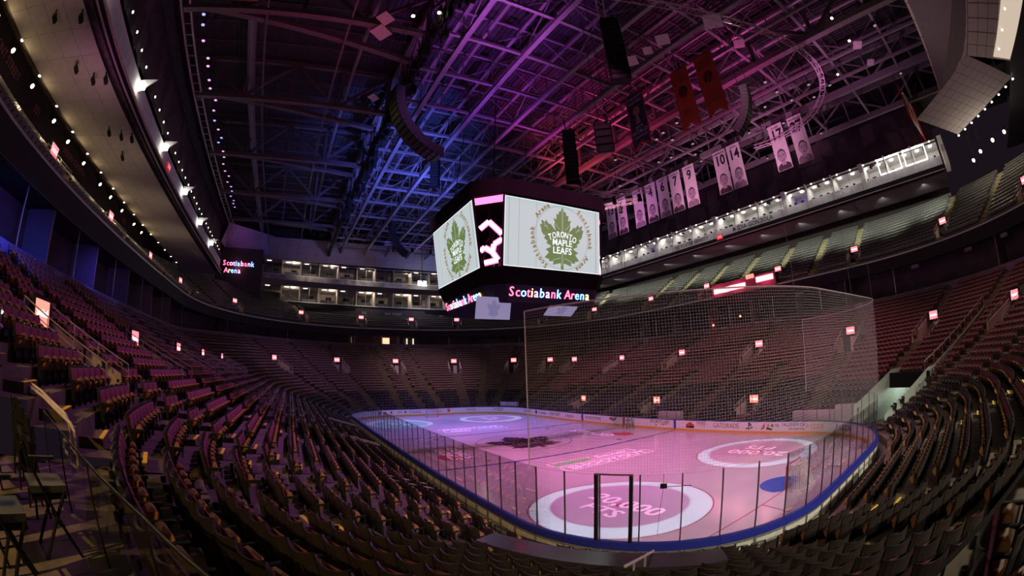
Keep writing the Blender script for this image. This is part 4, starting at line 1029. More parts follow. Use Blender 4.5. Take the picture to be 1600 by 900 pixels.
for tier, (zf, zc) in enumerate(((21.6, 24.9), (27.3, 30.4))):
    for i in range(13):
        y0 = -29 + i * 4.4; y1 = y0 + 4.4; ym = (y0 + y1) / 2
        a = MB(); fseg(a, y0, y1, 0, zf - 1.15, 0, zf - .1); a.obj('front_panel', black_plastic if tier == 0 else mat('suite_drape', (.42, .38, .36), .7, var=.45, scale=.7), fs)
        a = MB(); fseg(a, y0, y1, -.04, zf - .1, -.04, zf + .06); a.obj('edge_rail', white_paint, fs)
        a = MB(); fseg(a, y0, y1, 0, zf, 6, zf); a.obj('suite_floor', suite_dark, fs)
        a = MB(); fseg(a, y0, y1, 0, zc, 6, zc - .3); a.obj('suite_ceiling', suite_wall, fs)
        a = MB(); fseg(a, y0, y1, 6, zf, 6, zc); a.obj('suite_back', suite_dark if (i + tier) % 3 else suite_wall, fs)
        MB().obox((fx(y0) + 1.6, y0, (zf + zc) / 2), (1.5, 0, 0), (0, .10, 0), (0, 0, (zc - zf) / 2)).obj('partition', suite_wall, fs)
        MB().obox((fx(ym) + .15, ym, (zf + zc) / 2), (.05, 0, 0), (0, .05, 0), (0, 0, (zc - zf) / 2)).obj('mullion', grey_frame, fs)
        a = MB(); a.obox((fx(ym) + 2.2, ym, zf + .55), (.5, 0, 0), (0, 1.6, 0), (0, 0, .45)); a.obj('sofa', suite_dark if i % 2 else mat('suite_sofa', (.20, .18, .18), .8), fs)
        MB().obox((fx(ym) + .9, ym + .9, zc - .14), (.06, 0, 0), (0, .5, 0), (0, 0, .05)).obj('strip_lamp', strip_lamp, fs)
        MB().obox((fx(ym) + 5.9, ym - .6, zf + 1.9), (.05, 0, 0), (0, .7, 0), (0, 0, .45)).obj('screen', black_plastic, fs)
    for y in (-24, -15, -6, 3, 12, 21): point('suite_light', (fx(y) + 1.2, y, zc - .5), (1, .84, .66), 170, .2)
    for y in (-22, -9, 4, 17): spot('suite_front_light', (fx(y) - 3.0, y, zf + 3.2 if tier == 0 else zf + 2.8), (fx(y), y, zf - .6), (1, .86, .72), 480, 130, 1, .2)
tile_sheet('ceiling_soffit_end', (FX + 1.5, -30, 30.6), (0, 1, 0), (-.45, 0, .85), 26, 3, 2.3, 1.7, mat('soffit_end_tile', (.42, .36, .34), .85), 'beige tiled slope above the suites at the far end')
tag(MB().box(63, 63.5, -40, 40, 30, 40).obj('wall_far', wall_dark), 'far end wall above the suites', None, None, 'structure')
sw = thing('lit_name_sign', 'glowing red and blue arena name sign on the dark wall left of the far suites', 'sign')
neon = [mat('neon_red', (1, .2, .3), .5, emit=(1, .10, .20), es=5), mat('neon_pink', (1, .4, .7), .5, emit=(1, .25, .6), es=5), mat('neon_blue', (.3, .4, 1), .5, emit=(.15, .35, 1), es=6), mat('neon_orange', (1, .6, .3), .5, emit=(1, .5, .2), es=5)]
def neon_word(body, o, ax, ay, size, parent, cols, sx=1.0, adv=None):
    """letters set one by one so that each keeps its own colour"""
    wid = dict(S=.62, c=.5, o=.56, t=.36, i=.26, a=.54, b=.56, n=.56, k=.52, A=.68, r=.38, e=.54); x = 0; tot = sum(wid.get(ch, .3) for ch in body)
    ax = Vector(ax).normalized(); o = Vector(o)
    for i, ch in enumerate(body):
        w = wid.get(ch, .3)
        if ch != ' ': text(ch, o + ax * ((x + w / 2 - tot / 2) * size * sx), ax, ay, size, neon[cols[i % len(cols)]], parent, 'letter', sx=sx, extrude=.02)
        x += w
tag(MB().box(54.9, 55.2, 28.0, 38.5, 19.0, 31.0).obj('wall_sign', mat('sign_wall', (.075, .07, .075), .8)), 'dark wall with the glowing arena name', None, None, 'structure')
neon_word('Scotiabank', (54.88, 33.4, 27.7), (0, -1, 0), (0, 0, 1), 1.5, sw, [0, 0, 1, 1, 2, 2, 1, 0, 1, 2], .95)
neon_word('Arena', (54.88, 34.6, 26.2), (0, -1, 0), (0, 0, 1), 1.5, sw, [0, 3, 2, 2, 1], .95)
point('sign_light', (54.0, 33.4, 27), (1, .25, .5), 60, .5)
# violet lit tiled corner panel above the sign wall
cp = MB(); cp.add([(50, 37, 30.8), (56.5, 37.0, 31.2), (61.5, 26, 31.5), (60, 26, 35.5), (52, 36, 35.4)], [(0, 1, 2, 3, 4)])
tag(cp.obj('ceiling_corner_panel', mat('corner_tile', (.45, .34, .46), .75)), 'tiled corner soffit with violet light on it', None, None, 'structure')
spot('corner_wash', (38, 26, 30), (56, 33, 33.5), (.75, .2, .95), 1400, 24, 1, .2)
spot('end_wash', (44, -8, 29), (60.5, -14, 33), (.2, .35, 1.0), 2600, 36, 1, .2); spot('end_wash', (40, 8, 28), (60.5, 12, 33), (1, .7, .65), 900, 60, 1, .2)
# the brilliant blue-white spotlight at the far suites
t = thing('follow_spot', 'brilliant blue white spotlight hanging before the far suites', 'spotlight')
MB().cone((58.4, -8.3, 26.9), (57.6, -8.2, 26.7), .45, .6, 14).obj('housing', black_metal, t)
MB().obox((57.55, -8.2, 26.7), (.02, 0, 0), (0, 1.0, 0), (0, 0, .55)).obj('lens', mat('spot_lens', (1, 1, 1), .5, emit=(.75, .85, 1.0), es=22), t)
MB().tube([(58.4, -8.3, 27.2), (58.4, -8.3, 38.2)], .06).obj('hanger', black_metal, t)
point('spot_halo', (56.4, -8.2, 26.7), (.2, .3, 1), 500, .4)

# ---------------------------------------------------------------- near end: tiled bulkheads over the camera's end
def tile_patch(name, q, nx, ny, m, label, gap=.05):
    """tiles on a four cornered patch, each its own piece with an open joint"""
    q = [Vector(p) for p in q]
    def B(a, c): return (q[0].lerp(q[1], a)).lerp(q[3].lerp(q[2], a), c)
    nn = (q[1] - q[0]).cross(q[3] - q[0]).normalized(); aw = nn * (.05 if nn.dot(CAM_POS - q[0]) < 0 else -.05)
    root = MB().add([p + aw for p in q], [(0, 1, 2, 3)]).obj(name, mat('tile_joint', (.12, .10, .10), .9)); tag(root, label, None, None, 'structure')
    for i in range(nx):
        for j in range(ny):
            a0, a1, c0, c1 = (i + gap / 2) / nx, (i + 1 - gap / 2) / nx, (j + gap / 2) / ny, (j + 1 - gap / 2) / ny
            if in_frame(B((a0 + a1) / 2, (c0 + c1) / 2), 80): MB().add([B(a0, c0), B(a1, c0), B(a1, c1), B(a0, c1)], [(0, 1, 2, 3)]).obj('tile', m, root)
tile_patch('ceiling_bulkhead_inner', [(-40.6, -24.6, 28.0), (-41.4, 4.0, 34.5), (-49.5, 4.0, 28.0), (-45.2, -18.9, 28.0)], 14, 5, mat('bulkhead_tile', (.36, .29, .30), .85), 'tiled inner slope of the bulkhead over the near end')
tile_patch('ceiling_bulkhead_outer', [(-45.2, -19.1, 28.0), (-49.5, 4.0, 28.0), (-55.5, 4.0, 28.0), (-51.3, -23.2, 28.0)], 12, 5, mat('bulkhead_outer_tile', (.40, .34, .32), .85), 'flat tiled soffit over the near end')
tile_patch('ceiling_bulkhead_corner', [(-36.4, -28.1, 28.0), (-45.2, -19.0, 28.0), (-51.5, -26.5, 28.0), (-41.8, -36.8, 28.0)], 9, 8, mat('bulkhead_corner_tile', (.32, .26, .27), .85), 'tiled corner soffit where the near end meets the far side')
lb = thing('light_box_panel', 'long bright cream light box in the soffit over the near end', 'light panel')
MB().add([(-48.7, -20.9, 27.92), (-50.7, -12.7, 27.92), (-53.0, -3, 27.92), (-56.0, -3, 27.92), (-53.7, -13.8, 27.92), (-51.2, -22.6, 27.92)], [(0, 1, 2, 3, 4, 5)]).obj('panel', mat('light_box_glass', (.8, .7, .6), .5, emit=(1.0, .80, .62), es=.62), lb)
for i in range(4): MB().disc(Vector((-49.6, -19.8, 27.86)).lerp(Vector((-51.8, -11, 27.86)), i / 3), (0, 0, 1), .12, .04, 10).obj('downlight', lamp_white, lb)
tag(MB().box(-71.2, -70.9, -50, 50, 22, 29).obj('wall_near_upper', mat('near_upper_wall', (.16, .11, .12), .85)), 'wall above the upper deck of the near end', None, None, 'structure')
t = thing('corner_lamp_row', 'row of small lamps along the edge of the corner soffit over the near end', 'lights')
for a in range(9):
    f = a / 8; p = Vector((-51.6, -27.0, 27.95)).lerp(Vector((-41.9, -37.0, 27.95)), f); MB().disc(p, (0, 0, 1), .14, .1, 10).obj('downlight', lamp_white, t)
for i, (x, y, z) in enumerate(((-44.3, -36.2, 25.0), (-42.9, -37.4, 24.6), (-46.5, -34.4, 25.2), (-48.6, -33.6, 25.4))):
    t = thing('flood_lamp', 'brilliant floodlight in the corner above the near end upper seats, %s from the press gondola' % ORD[3 - i], 'lamp')
    MB().cone((x - .3, y - .3, z + .5), (x, y, z), .1, .28, 10).obj('housing', black_metal, t); MB().disc((x + .03, y + .03, z - .03), (.6, .6, -.5), .24, .03, 12).obj('lens', lamp_warm, t)
    MB().tube([(x - .3, y - .3, z + .5), (x - .3, y - .3, 28.35)], .04).obj('arm', black_metal, t)
    point('flood_light', (x + .5, y + .5, z - .4), (1, .92, .7), 230, .15)
t = thing('corner_screen', 'small bright white screen in the corner above the upper seats', 'screen')
MB().obox((-43.2, -43.2, 22.6), (.9, -.5, .1), (.02, .04, 0), (0, 0, .55)).obj('panel', mat('corner_screen_glow', (.8, .9, .9), .4, emit=(.7, .9, .85), es=1.6), t)
# soft fill spots, unseen and added to brighten the tiled soffits
for x in (-26, -14, -2, 10, 22, 34): spot('soffit_fill', (x, 37.5, 17.6), (x + 2, 41.5, 24.3), (1.0, .78, .50), 260, 120, 1.0, .3)
for x in (-26, -15): spot('soffit_fill', (x, 34.0, 17.0), (x + 1, 37.5, 24.3), (.9, .2, .7), 500, 70, 1.0, .3)
for x, y, w in ((-38, -16, 500), (-41, -27, 380), (-47, -22, 300)): spot('soffit_fill', (x, y, 18), (x - 5, y - 1, 28.5), (1.0, .74, .74), w * .6, 120, 1.0, .3)
spot('soffit_fill', (-26, -12, 22), (-43, -12, 31), (1.0, .72, .70), 3200, 60, 1.0, .3)
tag(MB().box(-71, -51.5, -50, 50, 28.35, 28.5).obj('ceiling_near_end', wall_dark), 'dark ceiling behind the near end bulkhead', None, None, 'structure')
for i, (x, y) in enumerate(SOFFIT_FIX):
    t = thing('soffit_fixture', 'small dark camera or speaker fixed to the camera side soffit, %s from the near end' % ORD[i], 'fixture')
    MB().cone((x, y, 24.28), (x + .15, y - .1, 23.8), .06, .09, 8).obj('bracket', black_metal, t); MB().obox((x + .2, y - .15, 23.72), (.26, 0, -.08), (0, .13, 0), (0, 0, .12)).obj('body', black_plastic, t)
for (p, nv, lab) in ((SIGN_L, -1, 'small glowing red number sign on the edge of the camera side gondola'), (SIGN_R, 1, 'small glowing red number sign on the edge of the press gondola')):
    t = thing('number_sign', lab, 'sign'); MB().box(p[0] - .6, p[0] + .6, p[1] - .06, p[1] + .06, p[2] - .35, p[2] + .35).obj('panel', mat('number_sign_panel', (.2, .01, .02), .5, emit=(.45, .02, .04), es=.8), t)
    text('308', (p[0], p[1] + nv * .08, p[2]), (-nv, 0, 0), (0, 0, 1), .62, mat('number_sign_glow', (1, .2, .2), .5, emit=(1, .12, .14), es=3), t, 'number')

# ---------------------------------------------------------------- roof: corrugated deck, trusses, catwalk
def corrugated(name, x0, x1, y0, y1, z, pitch, depth, m, label):
    b = MB(); A = []; B_ = []; n = int((y1 - y0) / pitch)
    for i in range(n):
        for f, dz in ((0, 0), (.5, 0), (.5, depth), (1, depth)):
            y = y0 + (i + f) * pitch; A.append((x0, y, z + dz)); B_.append((x1, y, z + dz))
    return tag(b.strip(A, B_).obj(name, m), label, None, None, 'structure')
corrugated('ceiling_roof_deck', -55, 64, -40, 40, 38.2, .5, .12, roof_metal, 'corrugated metal roof deck')
tag(MB().box(-55, -54.7, -45, 45, 28, 39).obj('wall_near_roof', wall_dark), 'dark wall under the roof at the near end', None, None, 'structure')
for s, nm in ((1, 'near'), (-1, 'far')):
    tag(MB().box(-55, 64, s * 40, s * 40.3, 33.5, 39).obj('wall_clerestory_' + nm, wall_dark), 'dark strip wall under the roof edge', None, None, 'structure')
    corrugated('ceiling_low_deck_' + nm, -55, 64, min(s * 36.5, s * 48.5), max(s * 36.5, s * 48.5), 34.4, .5, .1, roof_metal, 'lower roof deck above the upper seats')
def truss(label, a, b, z0, z1, bays, w=.30, h=.30, web=.14, m=steel, wide=False):
    """flat truss: chords, posts and diagonals are parts"""
    a, b = Vector(a), Vector(b); t = thing('roof_truss', label, 'truss')
    A0, B0, A1, B1 = (Vector((p.x, p.y, z)) for p, z in ((a, z0), (b, z0), (a, z1), (b, z1)))
    MB().beam(A0, B0, w, h).obj('bottom_chord', m, t); MB().beam(A1, B1, w * .8, h * .8).obj('top_chord', m, t)
    for i in range(bays + 1):
        p = A0.lerp(B0, i / bays); q = A1.lerp(B1, i / bays)
        MB().beam(p, q, web, web).obj('post', m, t)
        if i < bays:
            p2, q2 = A0.lerp(B0, (i + 1) / bays), A1.lerp(B1, (i + 1) / bays)
            MB().beam(p if i % 2 else q, q2 if i % 2 else p2, web, web).obj('diagonal', m, t)
    return t
XL = [(10.5, .46), (5.0, .42), (0.0, .40), (-5.0, .48), (-9.5, .30), (-18.5, .32), (-22.5, .30)]
for i, (y, w) in enumerate(XL):
    truss('purple lit lengthwise roof truss, %s from the camera side girder' % ORD[i], (-50, y, 0), (62, y, 0), 33, 36.4, 20, w, w * .8, .09)
for i, x in enumerate((-44, -37, -30, -23, -16.3, -11, -5.6, 0, 5.6, 11.2, 17, 23, 29, 36, 43, 50, 57)):
    truss('crosswise roof truss over the rink, %s from the near end' % ORD[i], (x, 13, 0), (x, -34, 0), 33.35, 36.6, 10, .30, .26, .08)
dark_steel = mat('dark_roof_steel', (.13, .10, .11), .6, metal=.1, var=.2)
for s, lab in ((1, 'deep dark lengthwise girder on the camera side'), (-1, 'deep lengthwise girder on the banner side')):
    truss(lab, (-52, s * 13.2, 0), (62, s * 13.2, 0), 32.6, 37.4, 16, .7, .6, .35, dark_steel)
truss('edge girder above the number banners', (-52, -25.6, 0), (62, -25.6, 0), 33.2, 36.8, 18, .55, .75, .22, steel)
truss('edge girder over the press gondola', (-52, -34.0, 0), (62, -34.0, 0), 33.2, 36.8, 18, .5, .7, .2, steel)
for i, x in enumerate((-22.5, -10.7, 2.3, 15.5, 28.5, 41.5)):
    t = truss('deep reddish cross truss between girder and camera side catwalk, %s from the near end' % ORD[i], (x, 13.6, 0), (x, 34.5, 0), 32.8, 37.6, 4, .55, .45, .3, dark_steel)
    for k, (ya, yb) in enumerate(((34, 13.6),)):
        MB().beam((x + .1, 33.5, 33.1), (x + 4.6, 13.8, 33.4), .55, .4).obj('knee_brace', dark_steel, t)
    for y in (20, 27): MB().beam((x, y, 32.8), (x + 12.5, y, 32.9), .16, .16).obj('bracing', dark_steel, t)
# conduit, ducts and purlins just under the deck
for i, y in enumerate((-30, -16, -11.5, 3, 8, 18, 29)):
    tag(MB().tube([(-52, y, 35.6 + (i % 2) * .8), (56.5, y, 35.6 + (i % 2) * .8)], .45 if i % 3 == 0 else .2, 8).obj('duct', mat('roof_duct', (.26, .22, .25), .5, metal=.3)), 'round duct running lengthwise under the roof, %s from the far side' % ORD[i], 'duct')
t = thing('roof_purlins', 'row of thin purlins below the corrugated deck', 'purlins')
for i in range(38): MB().beam((-52 + i * 3, -39, 37.7), (-52 + i * 3, 39, 37.7), .10, .2).obj('purlin', dark_steel, t)
# ladder-like catwalk along the camera side frieze
t = thing('catwalk', 'pale ladder shaped catwalk along the dark frieze on the camera side', 'catwalk')
for y in (34.0, 34.9): MB().beam((-40, y, 33.0), (52, y, 33.0), .14, .2).obj('stringer', mat('catwalk_metal', (.42, .36, .34), .5, metal=.2), t)
for i in range(60): MB().beam((-40 + i * 1.5, 34.0, 33.0), (-40 + i * 1.5, 34.9, 33.0), .07, .07).obj('rung', MATS['catwalk_metal'], t)
tag(MB().box(-16, -13, 27.5, 31.5, 31.4, 31.9).obj('service_platform', mat('service_red_metal', (.22, .06, .08), .6)), 'reddish service platform hanging below the roof on the camera side', 'platform')
for x, y in ((-15.6, 28), (-13.4, 28), (-15.6, 31), (-13.4, 31)): MB().tube([(x, y, 31.8), (x, y, 38.25)], .04, 5).obj('hanger_rod', black_metal, bpy.data.objects['service_platform'])
# small round purple stage lamps in a row along the catwalk, and over the right side
lens_pur = mat('purple_lens', (.5, .2, .5), .4, emit=(.85, .30, .75), es=1.6); lens_blue = mat('blue_lens', (.3, .3, .7), .4, emit=(.35, .35, 1.0), es=1.6); lens_pale = mat('pale_lens', (.7, .5, .6), .4, emit=(.9, .55, .72), es=.42)
r3 = random.Random(3)
for i in range(26):
    x = -12 + i * 1.9 + r3.uniform(-.5, .5); y = 32.6 + r3.uniform(-.3, .3)
    t = thing('stage_lamp', 'small round purple or blue stage lamp in the row beside the camera side catwalk', 'lamp', group='stage lamps beside the catwalk')
    MB().cone((x, y, 33.2), (x, y, 32.7), .12, .2, 10).obj('housing', black_metal, t); MB().tube([(x, y, 33.1), (x, y, 38.2)], .03, 5).obj('stem', black_metal, t); MB().disc((x, y, 32.68), (0, 0, 1), .17, .03, 10).obj('lens', lens_blue if r3.random() < .45 else lens_pur, t)
for i in range(34):
    x = r3.uniform(-38, 12); y = -r3.uniform(15, 33)
    t = thing('stage_lamp', 'small round pale pink lamp hanging among the trusses above the banners', 'lamp', group='pale lamps above the banners')
    MB().cone((x, y, 33.1), (x, y, 32.7), .14, .26, 10).obj('housing', black_metal, t); MB().tube([(x, y, 33.0), (x, y, 38.2)], .03, 5).obj('stem', black_metal, t); MB().disc((x, y, 32.68), (.1, .1, 1), .19, .03, 12).obj('lens', lens_pale, t)
for i, (x, y) in enumerate(((-13.2, 15.6), (-14.2, 13.9), (-33.4, -11.5), (-33.5, -15.6), (-30, -20))):
    t = thing('work_lamp', 'bright warm work lamp under the roof, %s from the camera side' % ORD[i], 'lamp')
    MB().cone((x, y, 32.6), (x, y, 32.1), .12, .2, 10).obj('housing', black_metal, t); MB().tube([(x, y, 32.5), (x, y, 38.2)], .03, 5).obj('stem', black_metal, t); MB().disc((x, y, 32.05), (0, 0, 1), .13, .04, 10).obj('lens', lamp_warm, t)
# square white reflector panels hanging under the roof
for i, (x, y, z, s) in enumerate(((-24.6, -4.6, 32.3, .95), (-24.4, -8.7, 32.3, .6), (-16.2, -2.9, 32.3, .7), (-18.2, -3.1, 32.3, .5), (-20.1, -3.1, 32.3, .7), (-34.0, -17.1, 32.3, .6), (-34.2, -20.9, 32.3, .5), (-10.4, 17.4, 32.3, .8), (-12.1, 17.5, 32.3, .65), (-1.0, 15.7, 32.3, .5))):
    t = thing('hanging_panel', 'square pale acoustic panel hanging under the roof, %s of ten' % ORD[i], 'panel')
    MB().obox((x, y, z), (s * .7, s * .45, 0), (-s * .45, s * .7, .1), (0, .005, .04)).obj('panel', mat('pale_panel', (.50, .44, .46), .7), t)
    MB().tube([(x, y, z), (x, y, 38.2)], .02).obj('wire', black_metal, t)
# curved lighting truss on the right, three chords with lacing
t = thing('curved_lighting_truss', 'curved pale ladder truss sweeping in front of the number banners', 'truss')
path = [Vector(p) for p in ((-22.5, 6, 30), (-25.2, 0, 30), (-27.4, -5, 30), (-29.0, -9.5, 30), (-29.3, -14, 30), (-28.0, -18, 30), (-25.5, -21.2, 30), (-22.0, -23.2, 30), (-18.5, -24, 30), (-15.5, -23.6, 30))]
sm = []
for i in range(len(path) - 1):
    p0, p1, p2, p3 = path[max(i - 1, 0)], path[i], path[i + 1], path[min(i + 2, len(path) - 1)]
    for k in range(4):
        f = k / 4; sm.append(0.5 * ((2 * p1) + (p2 - p0) * f + (2 * p0 - 5 * p1 + 4 * p2 - p3) * f * f + (3 * p1 - p0 - 3 * p2 + p3) * f ** 3))
sm.append(path[-1]); tr_m = mat('lighting_truss_metal', (.50, .40, .46), .4, metal=.3)
chs = []
for off, dz in ((-.28, 0), (.28, 0), (0, .5)):
    c = []
    for i, p in enumerate(sm):
        tt = (sm[min(i + 1, len(sm) - 1)] - sm[max(i - 1, 0)]).normalized(); n_ = Vector((tt.y, -tt.x, 0)); c.append(p + n_ * off + Vector((0, 0, dz)))
    chs.append(c); MB().tube(c, .045, 6).obj('chord', tr_m, t)
lac = MB()
for i in range(len(sm) - 1):
    for a, b_ in ((0, 1), (1, 2), (2, 0)): lac.tube([chs[a][i], chs[b_][i + 1]], .02, 4)
    lac.tube([chs[0][i], chs[1][i]], .02, 4)
lac.obj('lacing', tr_m, t)
for i in (3, 15, 28): MB().tube([sm[i], sm[i] + Vector((0, 0, 4))], .02).obj('wire', black_metal, t)
# straight lighting trusses by the scoreboard
def box_truss(label, a, b, s=.5, nb=14, lamps=0):
    a, b = Vector(a), Vector(b); d = (b - a).normalized(); n_ = Vector((d.y, -d.x, 0)).normalized(); t = thing('lighting_truss', label, 'truss')
    C4 = [(-s / 2, 0), (s / 2, 0), (s / 2, s), (-s / 2, s)]
    for o, z in C4: MB().tube([a + n_ * o + Vector((0, 0, z)), b + n_ * o + Vector((0, 0, z))], .04, 5).obj('chord', tr_m, t)
    l = MB()
    for i in range(nb):
        p, q = a.lerp(b, i / nb), a.lerp(b, (i + 1) / nb)
        for k in range(4):
            o1, o2 = C4[k], C4[(k + 1) % 4]; l.tube([p + n_ * o1[0] + Vector((0, 0, o1[1])), q + n_ * o2[0] + Vector((0, 0, o2[1]))], .018, 4)
    l.obj('lacing', tr_m, t)
    for i in range(lamps):
        p = a.lerp(b, (i + .5) / lamps); lb_ = MB(); lb_.cone(p + Vector((0, 0, -.1)), p + Vector((0, 0, -.9)), .16, .26, 10); lb_.obj('moving_head', black_plastic, t)
    for f in (.1, .9): MB().tube([a.lerp(b, f), a.lerp(b, f) + Vector((0, 0, 34 - a.z))], .02).obj('wire', black_metal, t)
    return t
box_truss('dark lighting truss with moving heads just beyond the scoreboard', (3, -3, 24.8), (-6.5, -13.5, 25.2), .5, 14, 5)
box_truss('lighting truss beyond the scoreboard over the far side', (10, -8, 25.5), (-2, -16, 26.0), .5, 14, 3)
box_truss('lighting truss high above the near half of the rink', (-19, 2.5, 31), (-25, 8.5, 31), .5, 12, 0)
box_truss('lighting truss hanging towards the far end', (34, -14, 28.0), (34, 6, 28.0), .5, 14, 6)
# cable and gear bundle hanging below the camera side girder
t = thing('cable_bundle', 'dark bundle of hanging cables, motors and gear below the camera side girder', 'cables')
for i in range(46):
    x = -20 + i * 1.15; zb = 33.2 - r3.uniform(.6, 2.6); y = 13.1 + r3.uniform(-.5, .6)
    b = MB(); b.obox((x, y, zb), (r3.uniform(.15, .4), 0, 0), (0, r3.uniform(.12, .3), 0), (0, 0, r3.uniform(.2, .6))); b.tube([(x, y, zb), (x, y, 33)], .03, 5); b.obj('gear_box', black_plastic, t)
    MB().tube([(x, y + .3, 33), (x + .6, y + .1, zb - .5), (x + 1.2, y + .3, 33)], .06, 5).obj('cable_loop', black_plastic, t)
tag(MB().tube([(-24, 13.2, 32.1), (60, 13.2, 32.1)], .28, 8).obj('cable_tray', black_plastic), 'dark cable tray under the camera side girder', 'cable tray')
# line array loudspeakers
def line_array(label, top, n, w=1.3, h=.42, dep=.75, facing=(-.8, .6, 0), curve=0.0):
    t = thing('line_array_speaker', label, 'speaker'); f = Vector(facing).normalized(); r = Vector((-f.y, f.x, 0)); p = Vector(top); ang = 0
    for i in range(n):
        ff = f * math.cos(ang) + Vector((0, 0, -math.sin(ang))); uu = Vector((0, 0, 1)) * math.cos(ang) + f * math.sin(ang)
        MB().obox(p, ff * (dep / 2), r * (w / 2), uu * (h / 2 - .004)).obj('speaker_box', black_plastic, t)
        MB().obox(p + ff * (dep / 2 + .01), ff * .01, r * (w / 2 - .08), uu * (h / 2 - .05)).obj('grille', mat('speaker_grille', (.03, .03, .032), .5), t)
        ang += curve; p = p - uu * h
    MB().box(top[0] - .5, top[0] + .5, top[1] - .1, top[1] + .1, top[2] + h / 2, top[2] + h / 2 + .15).obj('rigging_bar', black_metal, t)
    for s in (-.4, .4): MB().tube([(top[0] + s, top[1], top[2] + .3), (top[0] + s, top[1], 38.2)], .02).obj('chain', black_metal, t)
line_array('tall straight black loudspeaker column hanging above the near half', (-20.4, 3.4, 30.3), 14, 1.3, .42, .8)
line_array('black loudspeaker column hanging just behind the scoreboard', (-5.2, -3.6, 30.3), 14, 1.3, .42, .8)
line_array('slim black loudspeaker column hanging in the blue light', (11.7, 4.7, 33), 9, 1.1, .42, .8)
line_array('curved black loudspeaker array on the camera side of the scoreboard', (-11.3, 15.6, 25.9), 16, 1.3, .40, .7, (-.15, 1, 0), .095)
line_array('curved black loudspeaker array hanging near the orange banners', (-24.9, -5.1, 25.3), 13, .9, .30, .6, (-.75, -.2, 0), .075)
line_array('small dark loudspeaker cluster beside the black banner', (-17.5, 3.0, 22.5), 4, 1.2, .5, .8, (-.6, .6, 0), .12)
line_array('small curved loudspeaker array far beyond the scoreboard', (32.6, 5.1, 31.2), 14, 1.3, .44, .8, (-.2, 1, 0), .085)

# ================================================================ OBJECTS
# ---------------------------------------------------------------- hanging scoreboard
sb = thing('scoreboard', 'large black centre hung scoreboard with glowing screens showing a green leaf', 'scoreboard')
screen_glow = mat('screen_glow', (.7, .75, .8), .5, emit=(.52, .58, .60), es=1.0, var=.03)
leaf_glow = mat('leaf_green_glow', (.2, .3, .1), .5, emit=(.125, .20, .055), es=1.0, var=.1, scale=1.5); vein_glow = mat('leaf_vein_glow', (.6, .6, .6), .5, emit=(.50, .56, .55), es=1.0)
gold_glow = mat('gold_letter_glow', (.4, .3, .1), .5, emit=(.26, .17, .05), es=1.0); white_glow = mat('white_edge_glow', (1, 1, 1), .5, emit=(.9, .95, 1), es=1.1); thin_ring = mat('thin_ring_glow', (.3, .4, .4), .5, emit=(.22, .32, .30), es=1.0)
WD = 4.95
def octagon(r, c): return [(r, c), (c, r), (-c, r), (-r, c), (-r, -c), (-c, -r), (c, -r), (r, -c)]
def oct_ring(name, r0, c0, z0, r1, c1, z1, m):
    A = [Vector((x, y, z0)) for x, y in octagon(r0, c0)]; B_ = [Vector((x, y, z1)) for x, y in octagon(r1, c1)]; return MB().strip(A, B_, True).obj(name, m, sb)
blk = mat('scoreboard_black', (.007, .005, .007), .9, spec=.05)
oct_ring('top_fascia', 7.25, 5.2, 21.25, 7.35, 5.3, 22.6, blk); b = MB(); b.add([(x, y, 22.6) for x, y in octagon(7.35, 5.3)], [tuple(range(8))]); b.obj('top_cover', blk, sb)
b = MB(); b.add([(x, y, 21.25) for x, y in octagon(7.25, 5.2)], [tuple(range(7, -1, -1))]); b.obj('inner_ceiling', blk, sb)
oct_ring('bottom_fascia', 6.45, 5.1, 15.2, 6.0, 4.6, 13.9, blk); oct_ring('ribbon_band', 6.0, 4.6, 13.9, 5.6, 4.2, 12.5, mat('ribbon_black', (.01, .012, .03), .4))
b = MB(); b.add([(x, y, 15.2) for x, y in octagon(6.45, 5.1)], [tuple(range(8))]); b.add([(x, y, 12.5) for x, y in octagon(5.6, 4.2)], [tuple(range(7, -1, -1))]); b.obj('underside', blk, sb)
oct_ring('core', 1.6, 1.2, 15.2, 1.6, 1.2, 21.25, mat('core_steel', (.09, .08, .10), .5, metal=.3))
for a in range(8):
    x, y = octagon(4.4, 3.2)[a]; MB().beam((x, y, 15.2), (x * 1.05, y * 1.05, 21.2), .2, .2).obj('frame_post', black_metal, sb); MB().beam((x, y, 15.4), (x * .4, y * .4, 21.2), .1, .1).obj('frame_brace', mat('brace_steel', (.25, .22, .26), .5), sb)
